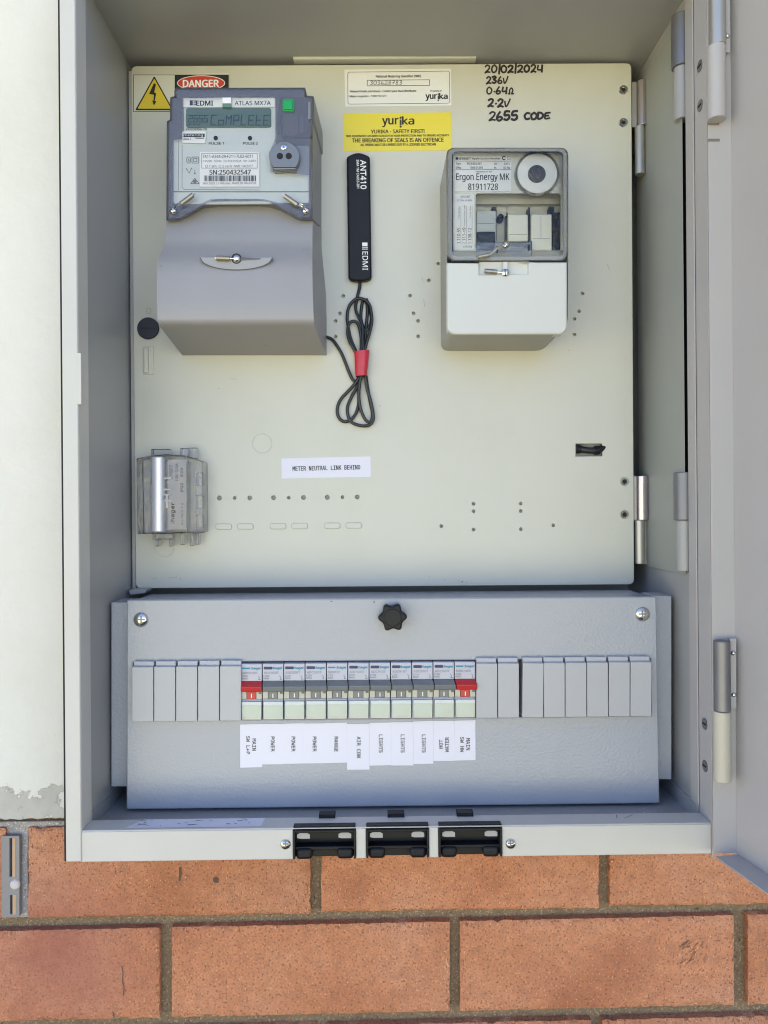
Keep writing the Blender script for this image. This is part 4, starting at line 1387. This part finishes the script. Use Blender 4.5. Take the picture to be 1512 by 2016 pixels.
m.text("Type", 902.5, 322.4, 10.5, 5, Yt, 0, .008); m.text("RO3.032.06T", 934, 322, 29, 4.2, Yt, 0, .01)
m.text("S/No", 902.5, 330, 10.5, 4.2, Yt, 0, .008); m.text("1909 01269", 937.5, 330, 26, 4.2, Yt, 0, .01)
m.text("Un", 975.5, 322.4, 5.5, 4.2, Yt, 0, .005); m.text("240 V", 998, 322.2, 12, 4.4, Yt, 0, .005)
m.text("fn", 974.7, 330.4, 4.5, 4.6, Yt, 0, .005); m.text("50 Hz", 997.5, 330, 13, 4.2, Yt, 0, .005)
m.text("PROPERTY OF", 953, 338.2, 32, 2.9, Yt, 0, .005)
m.text("Ergon Energy MK", 950.5, 350, 105, 17, Yt, 0, .011)
m.text("81911728", 951, 367.6, 58.5, 12.6, Yt, 0, .011)
inked(rl, m, INK)
sl = part("channel_label", MB().prism(rrect(894.8, 382, 933.2, 491.5, 3), YI - .0006, YI), WHITE_LABEL, rec)
m = MB()
m.text("DECABIT", 916.5, 387, 19, 3.8, Yt, 0, .0)
m.text("31.7Hz ±0.45%", 914.5, 394.4, 30, 3.6, Yt, 0, .0)
m.text("415196", 920.5, 485.6, 18, 4.2, Yt, 0, .0)
for x, s_ in ((902.8, "110-55"), (913.4, "111-<9"), (924.8, "108-12")):
    m.text(s_, x, 461, 25, 6.4, Yt, -90, .004)
    m.stroke([(x + 4.6, 406), (x + 4.6, 480)], .5, Yt)
    m.text("1" if x < 905 else "2" if x < 920 else "3", x, 478.5, 2.5, 5.4, Yt, -90, .0)
for x, s_ in ((903.5, "T10 wet class"), (914.2, "T10 street & other Loads"), (926, "T10 night Rate")):
    m.text(s_, x, 418 if x != 914.2 else 426, 24 if x != 914.2 else 44, 3, Yt, -90, .0)
inked(sl, m, INK)
# dial: rings, pale disc, dark hub
Yd = YI - .0015
dl = part("dial", MB().disc(1058, 341, 39.5, Yd, YI, 48), DISC, rec, bevel=.0005)
part("dial_hub", MB().disc(1057, 342, 17.6, Yd - .0006, Yd + .0004, 32), paint("hub_brown", (.045, .038, .036), .4, 200, .4, .001), dl, bevel=.0003)
m = MB().ring(1058, 341, 43, 1.4, Yd - .0015, YI, 48)
m.ring(1058, 341, 40.6, .8, Yd - .001, YI, 48)
part("dial_ring", m, CLEAR, dl)
m = MB()
m.stroke([(1048, 335), (1052, 348), (1060, 350), (1064, 341), (1058, 331)], 1.1, Yd - .0009)
part("hub_wire", m, plain("hub_grey", (.16, .15, .14), .4), dl)
# relays
def blk(name, x0, y0, x1, y1, Yf, mat, bev=.0008):
    return part(name, MB().rect(x0, y0, x1, y1, Yf, YI + .018), mat, rec, bevel=bev)
blk("relay", 937.5, 414.5, 976.8, 476, YI + .004, RELAY_GREY)
blk("terminal", 939.5, 455.5, 975, 485, YI + .0005, BLACK)
blk("relay", 1000, 422, 1039.5, 475, YI + .003, RELAY)
blk("relay", 1045.5, 421.5, 1086.5, 493, YI + .003, RELAY)
blk("terminal", 1087.8, 417.5, 1104.5, 493, YI + .008, BLACK)
blk("spacer", 997, 420, 1000, 475, YI + .008, BLACK, 0); blk("spacer", 1040, 408, 1043.5, 475, YI + .008, BLACK, 0)
blk("spacer", 968.5, 407, 977, 416, YI + .010, BLACK, 0); blk("spacer", 1081, 407, 1091, 420, YI + .010, BLACK, 0)
part("pivot", MB().ring(986, 426.8, 5.2, 1.8, YI + .010, YI + .018, 20).disc(986, 426.8, 4, YI + .014, YI + .018), BLACK, rec)
part("relay_seam", MB().stroke([(1003, 462), (1037, 462)], .9, YI + .0028).stroke([(1049, 470), (1083, 470)], .9, YI + .0028).stroke([(1065, 425), (1065, 468)], .6, YI + .0028).stroke([(941, 440), (973, 440)], .9, YI + .0038), GREY_INK, rec)
part("well_seam", MB().stroke([(941, 402), (1100, 402)], 1.2, YI + .0128).stroke([(978, 404), (978, 474)], 1.0, YI + .0175).stroke([(998, 404), (998, 420)], 1.0, YI + .0175), GREY_INK, rec)
part("shelf", MB().rect(937, 477, 1046, 504, YI - .004, YI - .0028).rect(1046, 474, 1047.5, 504, YI - .004, YI + .004), CLEAR2, rec, bevel=.0003)
part("terminal_pin", MB().rect(978, 484, 980.5, 497, YI - .005, YI - .003).rect(1040, 481, 1043, 493, YI - .005, YI - .003), BLACK, rec)
part("bottom_band", MB().rect(889, 494, 1111, 513, YI - .003, YI + .002), RECV_BASE, rec, bevel=.0005)
# clear cover: walls and face
oc = rrect(878.5, 290.5, 1119, 515.5, 16, 6)
ic = rrect(889, 297.5, 1109.5, 510, 12, 6)
n = len(oc)
m = MB()
m.add([P(x, y, YRC + .005) for x, y in oc] + [P(x, y, YRC - .0005) for x, y in ic] , [(i, (i + 1) % n, (i + 1) % n + n, i + n) for i in range(n)] + [list(range(n, 2 * n))])
part("clear_cover", m, CLEAR, rec, smooth=40)
m = MB()
m.add([P(x, y, YRC + .0052) for x, y in oc] + [P(x, y, YRC - .0009) for x, y in rrect(883, 294, 1115, 512, 14, 6)] + [P(x, y, YRC - .0009) for x, y in rrect(890, 298, 1109, 505, 10, 6)],
      [(i, (i + 1) % n, (i + 1) % n + n, i + n) for i in range(n)] + [(i + n, (i + 1) % n + n, (i + 1) % n + 2 * n, i + 2 * n) for i in range(n)])
part("cover_rim", m, clear("rim_plastic", (.78, .78, .78), (.56, .56, .54), .32, .10), rec, smooth=40)
seal(rec, (995.6, 482.5), (964, 501.5), (941, 506), 8.4, YRC - .0012, 7.6)

# ------------------------------------------------------------------ clear link block
lk = thing("link_block", "small smoked clear plastic link block with grey body on the panel's lower left", "link block", P(333, 1050, YPAN))
YK = YPAN - .020
m = MB().rect(300, 906, 368, 1045, YK + .006, YPAN)
part("inner_body", m, paint("link_grey", (.27, .26, .29), .35, 300, .1), lk, bevel=.001)
a, b = P(312, 900, YK + .003), P(312, 1047, YK + .003)
part("bright_bar", MB().cyl(a, b, 13.5 * SCL(YK), 24), paint("bar_metal", (.78, .78, .84), .42, 300, .1, .0003, .1), lk, bevel=.0008)
MATS["bar_metal"].node_tree.nodes["Principled BSDF"].inputs["Metallic"].default_value = .5
lb = part("side_label", MB().rect(331, 905, 366, 1042, YK + .0032, YK + .0045), paint("label_grey", (.40, .38, .40), .35, 300, .05), lk)
Yt = YK + .003
m = MB()
m.text(":hager", 340.5, 1010, 41, 9, Yt, -90, .03)
m.text("LH907", 336.5, 929, 27, 6, Yt, -90, .01)
m.text("100/125A", 348, 930, 35, 5, Yt, -90, .01)
m.text("IEC 0126", 358, 930, 18, 5, Yt, -90, .02)
m.text("IP20", 358, 960, 18, 5, Yt, -90, .02)
m.text("AS/NZS 1 2", 358.5, 1012, 44, 4.6, Yt, -90, .0)
inked(lb, m, INK)
m = MB()
for y in (940, 962, 972, 984):
    m.rect(322, y, 336, y + 3, YK + .001, YK + .004)
m.rect(326, 975, 331, 1000, YK + .001, YK + .004)
part("clip_piece", m, paint("clip_white", (.62, .60, .64), .3), lk)
part("clear_housing", MB().prism([(268, 902), (296, 897), (327, 894), (367, 897), (399, 908), (400.5, 1049), (367, 1049), (327, 1051), (296, 1051), (270, 1052)], YK - .001, YPAN - .0003), CLEAR2, lk, bevel=.001)
m = MB()
m.rect(296, 897, 298, 1051, YK - .0026, YK - .001); m.rect(366, 897, 368, 1050, YK - .0026, YK - .001); m.rect(384, 905, 385.5, 1049, YK - .002, YK - .001)
part("rib", m, CLEAR2, lk)
for x0, y0, x1, y1 in ((297, 884, 334, 898), (354, 882, 371, 899), (373, 881, 386, 902), (300, 1050, 339, 1062), (306, 1062, 312, 1076), (333, 1062, 339, 1076), (355, 1050, 362, 1073), (374, 1050, 381, 1075), (386, 1050, 391, 1073)):
    part("lug", MB().rect(x0, y0, x1, y1, YK + .004, YK + .014), CLEAR2, lk, bevel=.0006)
for y in (930, 975, 1014):
    part("moulded_step", MB().rect(386, y, 398, y + 26, YK + .0005, YK + .010), CLEAR2, lk, bevel=.0006)

# ------------------------------------------------------------------ distribution box
db = thing("distribution_box", "pale grey orange-peel coated breaker box below the mounting panel", "distribution box", P(772, 1588, YCOV))
c0 = [(249.5, 1181.5), (1292.5, 1174.5), (1299, 1582), (248.5, 1594)]
WIN = [(262, 1304.5), (1281, 1297), (1284, 1410), (262, 1419)]
part("cover", plate(rquad(c0, 3, 2), [WIN], YCOV, YFL, .0011), COV, db, smooth=50)
a_, b_ = P(249.5, 1181.5, YCOV), P(1292.5, 1174.5, YCOV)
m = MB().box(a_.x, b_.x, YFL, .046, P(760, 1587, YCOV).z + .02, b_.z - .0012)
part("box_body", m, COV, db, bevel=.0008)
m = MB()
part("side_flange", MB().rect(218.5, 1186, 256, 1549, YFL, .02), COV, db, bevel=.0008)
part("side_flange", MB().rect(1286, 1173, 1322.5, 1535, YFL, .02), COV, db, bevel=.0008)
for x, y in ((277.5, 1220), (1265, 1209)):
    m = MB().dome(x, y, 15, YCOV, .0034)
    s_ = part("screw", m, CHROME, db)
    part("screw_slot", MB().stroke([(x - 7, y), (x + 7, y)], 3, YCOV - .0036).stroke([(x, y - 7), (x, y + 7)], 3, YCOV - .00365), DARKMETAL, s_)
part("inner_rail", MB().rect(256, 1290, 1290, 1425, YFL + .002, YFL + .003), CAVITY, db)
# knob with six lobes
kn = thing("knob", "black six-lobed plastic knob at the top centre of the breaker cover", "knob", P(773, 1216, YCOV))
def lobes(r0, r1, n=72):
    return [(773 + (r0 + (r1 - r0) * (.5 + .5 * math.cos(6 * 2 * math.pi * i / n + .3)) ** 1.2) * math.cos(2 * math.pi * i / n), 1216 + (r0 + (r1 - r0) * (.5 + .5 * math.cos(6 * 2 * math.pi * i / n + .3)) ** 1.2) * math.sin(2 * math.pi * i / n)) for i in range(n)]
part("grip", MB().prism(lobes(22, 28.5), YCOV - .013, YCOV - .004), BLACK, kn, bevel=.0014, seg=3)
part("cap", MB().disc(773, 1216, 17.5, YCOV - .0138, YCOV - .012, 36), BLACK, kn, bevel=.0005)
part("stem", MB().disc(773, 1216, 14, YCOV - .005, YCOV, 30), BLACK, kn)
part("ink_mark", MB().stroke([(736, 1183), (737, 1187)], 1.5, YCOV - .0002).stroke([(651, 1184), (654, 1184)], 1.2, YCOV - .0002), INK, db)

# ------------------------------------------------------------------ breakers
YBR = YCOV - .004
kinds = ["M:MBN160R:C60:red", "A:ADC920T:C20:grey", "A:ADC920T:C20:grey", "A:ADC920T:C20:grey", "M:MBN132:C32:grey", "A:ADC920T:C20:grey", "A:ADC910T:C10:grey", "A:ADC910T:C10:grey", "A:ADC910T:C10:grey", "A:ADC920T:C20:grey", "M:MBN140R:C40:red"]
circuit = ["MAIN SW L+P", "first POWER", "second POWER", "third POWER", "RANGE", "AIR CON", "first LIGHTS", "second LIGHTS", "third LIGHTS", "HOT WATER", "MAIN SW HW"]
blab = ["red-handled main switch breaker next to the plain covers, above the MAIN SW L+P tag",
        "grey-handled breaker directly right of the red left-hand main switch",
        "grey-handled breaker above the middle one of the three POWER tags",
        "grey-handled breaker above the third POWER tag, just left of the RANGE breaker",
        "grey-handled breaker above the RANGE tag, with a thin logo line",
        "grey-handled breaker above the long AIR CON tag",
        "grey-handled breaker above the first LIGHTS tag, right of the AIR CON breaker",
        "grey-handled breaker above the middle one of the three LIGHTS tags",
        "grey-handled breaker above the third LIGHTS tag, left of the HOT WATER breaker",
        "grey-handled breaker above the HOT WATER tag, left of the red handle",
        "red-handled main switch breaker above the MAIN SW HW tag"]
X0, PW = 474.2, 42.0
PITCH_M = PW * SCL(YBR)
def make_breaker():
    e = thing("circuit_breaker", "x", "circuit breaker", P(X0 + PW / 2, 1418, YBR), "circuit breakers in the row")
    x0, x1 = X0 + .7, X0 + PW - .7
    ya = 1307.5
    part("body", MB().rect(x0, ya, x1, 1341, YBR, YFL + .002), BRK, e, bevel=.0004)
    part("lower_body", MB().rect(x0, 1376.5, x1, 1418, YBR + .001, YFL + .002), BRK, e, bevel=.0004)
    part("socket", MB().rect(x0 + .5, 1341, x1 - .5, 1376.5, YBR + .004, YFL + .002), CAVITY, e)
    part("cheek", MB().rect(x0, 1361.5, x0 + 10.5, 1376.3, YBR - .0006, YBR + .004), BRK_CREAM, e, bevel=.0003)
    ck = part("cheek", MB().rect(x1 - 11, 1361.5, x1, 1376.3, YBR - .0006, YBR + .004), BRK_CREAM, e, bevel=.0003)
    part("indicator", MB().rect(x1 - 6.5, 1361.8, x1 - .8, 1366.5, YBR - .0008, YBR), GREY_INK, ck)
    # handle: a wedge that leans out at its lower edge, then a tongue
    q = [(x0, 1340.5, YBR), (x1, 1340.5, YBR), (x0 - .2, 1353, YBR - .0065), (x1 + .2, 1353, YBR - .0065), (x0 - .2, 1362, YBR - .0055), (x1 + .2, 1362, YBR - .0055), (x0, 1363, YBR + .003), (x1, 1363, YBR + .003)]
    h = MB().add([P(*v) for v in q], [(0, 1, 3, 2), (2, 3, 5, 4), (4, 5, 7, 6), (0, 2, 4, 6), (1, 7, 5, 3), (0, 6, 7, 1)])
    hd_ = part("handle", h, BRK_GREY, e, bevel=.0005)
    t_ = part("tongue", MB().rect(x0 + 11, 1360, x1 - 11.5, 1376.5, YBR - .001, YBR + .004), BRK_GREY, e, bevel=.0003)
    part("on_mark", MB().rect((x0 + x1) / 2 - 1.2, 1366, (x0 + x1) / 2 + .8, 1374, YBR - .0013, YBR - .0009), WHITE_INK, t_)
    part("window_bar", MB().rect(x0 + .5, 1382, x1 - .5, 1388.5, YBR - .0004, YBR + .001), BRK_BLUE, e)
    part("label_card", MB().rect(x0 + .8, 1388.7, x1 - .8, 1412, YBR + .0002, YBR + .001), BRK_PALE, e)
    part("window", MB().rect(x0 + .2, 1381, x1 - .2, 1418, YBR - .0022, YBR - .0008), WINDOW, e, bevel=.0005)
    return e
proto = make_breaker()
PRINTS = {}
def breaker_print(e, spec):
    kd, code, amp, colr = spec.split(":")
    loc = wl(proto)
    x0 = X0 + .7
    Yt = YBR - .0002
    m = MB()
    # emblem and word mark, codes
    if kd == "A":
        m.prism(rrect(x0 + 2, 1313, x0 + 19, 1318.5, 2, 3), Yt, YBR)
    else:
        m.rect(x0 + 2, 1314.4, x0 + 17, 1317.4, Yt)
    o1 = (m, NAVY_INK if kd == "A" else TEAL_INK, "emblem")
    m2 = MB().text(":hager", x0 + 29, 1316.3, 20, 6.0, Yt, -.4, .03)
    m3 = MB()
    m3.text(code, x0 + (17 if len(code) > 6 else 14), 1325, 29 if len(code) > 6 else 23, 4.4, Yt, -.4, .0)
    m3.text(amp, x0 + 7, 1331.3, 11, 3.4, Yt, -.4, .01)
    m3.text("6000", x0 + 7, 1336.2, 11, 3, Yt, -.4, .01)
    m3.stroke([(x0 + 33, 1331), (x0 + 36, 1334), (x0 + 34, 1338), (x0 + 38, 1338)], .9, Yt)
    for mb, mt, nm in (o1, (m2, TEAL_INK, "word_mark"), (m3, GREY_INK, "print")):
        me_key = (spec, nm)
        o = part(nm, mb, mt, proto, smooth=0)
        if e is not proto:
            o.parent = e
breakers = []
for i, spec in enumerate(kinds):
    if i == 0:
        breakers.append(proto)
    else:
        c = proto.copy(); COL.objects.link(c)
        for ch in list(proto.children):
            if ch.name.split('.')[0] in ("emblem", "word_mark", "print"):
                continue
            d = ch.copy(); COL.objects.link(d); d.parent = c
            for g_ in ch.children:
                k_ = g_.copy(); COL.objects.link(k_); k_.parent = d
        c.location = Vector(proto.location) + Vector((PITCH_M * i, 0, 0))
        breakers.append(c)
for i, (e, spec) in enumerate(zip(breakers, kinds)):
    e["label"] = blab[i]
    breaker_print(e, spec)
    if spec.endswith("red"):
        for ch in e.children:
            if ch.name.split('.')[0] in ("handle", "tongue"):
                for sl_ in ch.material_slots:
                    sl_.link = 'OBJECT'
                    sl_.material = BRK_RED
                ch["label"] = "red " + ch.name.split('.')[0]

# plain pole covers either side
YBL = YCOV - .0075
def make_blank():
    e = thing("pole_cover", "x", "pole cover", P(280.5, 1418, YBL), "plain covers over the unused ways")
    x0, x1 = 259.8, 301.6
    q = [(x0, 1421, YBL), (x1, 1421, YBL), (x1, 1312, YBL), (x0, 1312, YBL)]
    w = MB()
    A = [P(x0, 1421, YBL), P(x1, 1421, YBL), P(x1, 1313.5, YBL), P(x0, 1313.5, YBL)]
    B = [Vector((A[3].x + .0004, YBL + .003, A[3].z + .0006)), Vector((A[2].x - .0004, YBL + .003, A[2].z + .0006))]
    Ct = [Vector((B[0].x, YBL + .0035, B[0].z + .0034)), Vector((B[1].x, YBL + .0035, B[1].z + .0034))]
    pts = A + B + Ct + [Vector((A[0].x, YFL, A[0].z)), Vector((A[1].x, YFL, A[1].z)), Vector((B[1].x, YFL, Ct[1].z)), Vector((B[0].x, YFL, Ct[0].z))]
    w.add(pts, [(0, 1, 2, 3), (3, 2, 5, 4), (4, 5, 7, 6), (6, 7, 10, 11), (0, 8, 9, 1), (0, 3, 4, 6, 11, 8), (1, 9, 10, 7, 5, 2), (8, 11, 10, 9)])
    part("cover_cap", w, BLANK, e, bevel=.0004)
    return e
b0 = make_blank()
llab = ["leftmost plain grey pole cover at the far left end of the breaker row", "second plain pole cover from the left end of the breaker row", "middle one of the five plain pole covers left of the breakers", "second plain pole cover to the left of the red main switch", "plain pole cover touching the left red-handled main switch"]
rlab = ["plain pole cover touching the right red-handled main switch", "plain pole cover just left of the widest dark gap in the row", "plain pole cover just right of the widest dark gap in the row", "second plain pole cover right of the widest dark gap", "third plain pole cover right of the widest dark gap", "third plain pole cover from the right end of the row", "last but one plain pole cover at the row's right end", "rightmost plain grey pole cover at the far right end of the breaker row"]
s_b = SCL(YBL)
xs = [259.8 + 43 * i for i in range(5)]
xr = [936.2, 979.3] + [1027 + 42.9 * i for i in range(6)]
for i, (x, lb_) in enumerate(zip(xs + xr, llab + rlab)):
    if i == 0:
        e = b0
    else:
        e = b0.copy(); COL.objects.link(e)
        for ch in b0.children:
            d = ch.copy(); COL.objects.link(d); d.parent = e
        e.location = Vector(b0.location) + Vector(((x - 259.8) * s_b, 0, 0))
        if i >= 5:
            e.rotation_euler = (0, random.uniform(-.004, .004) + (.012 if i == 7 else 0), 0)
    e["label"] = lb_

# ------------------------------------------------------------------ circuit tags under the breakers
tags = [((472.5, 516, 1426, 1511), ["MAIN", "SW L+P"], 90, "white MAIN SW L+P tag at the left end of the tag row"),
        ((516, 555.5, 1425, 1504.5), ["POWER"], 90, "white POWER tag directly right of the MAIN SW L+P tag"),
        ((555.5, 597.5, 1424.5, 1503.7), ["POWER"], 90, "middle one of the three white POWER tags"),
        ((597.5, 639, 1424, 1502.5), ["POWER"], 90, "white POWER tag touching the RANGE tag"),
        ((639, 682.8, 1423, 1502), ["RANGE"], 90, "white RANGE tag between POWER and AIR CON"),
        ((683, 727.3, 1424.8, 1515), ["AIR CON"], 90, "white AIR CON tag, the longest and lowest in the row"),
        ((727.5, 769.8, 1423, 1507), ["LIGHTS"], 90, "white LIGHTS tag touching the AIR CON tag"),
        ((770, 813.4, 1421.7, 1506.7), ["LIGHTS"], 90, "middle one of the three white LIGHTS tags"),
        ((813.6, 852.8, 1420, 1504), ["LIGHTS"], 90, "white LIGHTS tag touching the HOT WATER tag"),
        ((853, 895, 1419, 1497.7), ["HOT", "WATER"], -90, "white HOT WATER tag, its words reading upwards"),
        ((895.2, 936, 1418.4, 1497), ["MAIN", "SW HW"], 90, "white MAIN SW HW tag at the right end of the tag row")]
for i, ((x0, x1, y0, y1), words, rt, lb_) in enumerate(tags):
    cx_, cy_ = (x0 + x1) / 2, (y0 + y1) / 2
    dy = 0.4 * (1 if i % 2 else -1)
    Yg = YCOV - .0004 - .00006 * (i % 3)
    s = sticker("circuit_tag", lb_, "label", [(x0, y0 + .4), (x1, y0 - .2 + dy), (x1 + .3, y1 - .3 + dy), (x0 + .3, y1 + .4)], YCOV, TAPE_LABEL, .0004 + .00006 * (i % 3))
    s["group"] = "white circuit tags under the breakers"
    m = MB()
    Yt = Yg - .0002
    if len(words) == 1:
        L = 5.9 * len(words[0])
        m.text(words[0], cx_ + 1, 1465 + (6 if words[0] == "AIR CON" else 0) - (1 if i > 5 else 0), L, 7.4, Yt, rt, .010, 'mono')
    else:
        sgn = 1 if rt > 0 else -1
        m.text(words[0], cx_ + sgn * 6, 1466 - (i > 5) * 1, 5.9 * len(words[0]), 7.2, Yt, rt, .010, 'mono')
        m.text(words[1], cx_ - sgn * 6, 1467 - (i > 5) * 1, 5.9 * len(words[1]), 7.2, Yt, rt, .010, 'mono')
    inked(s, m, INK)
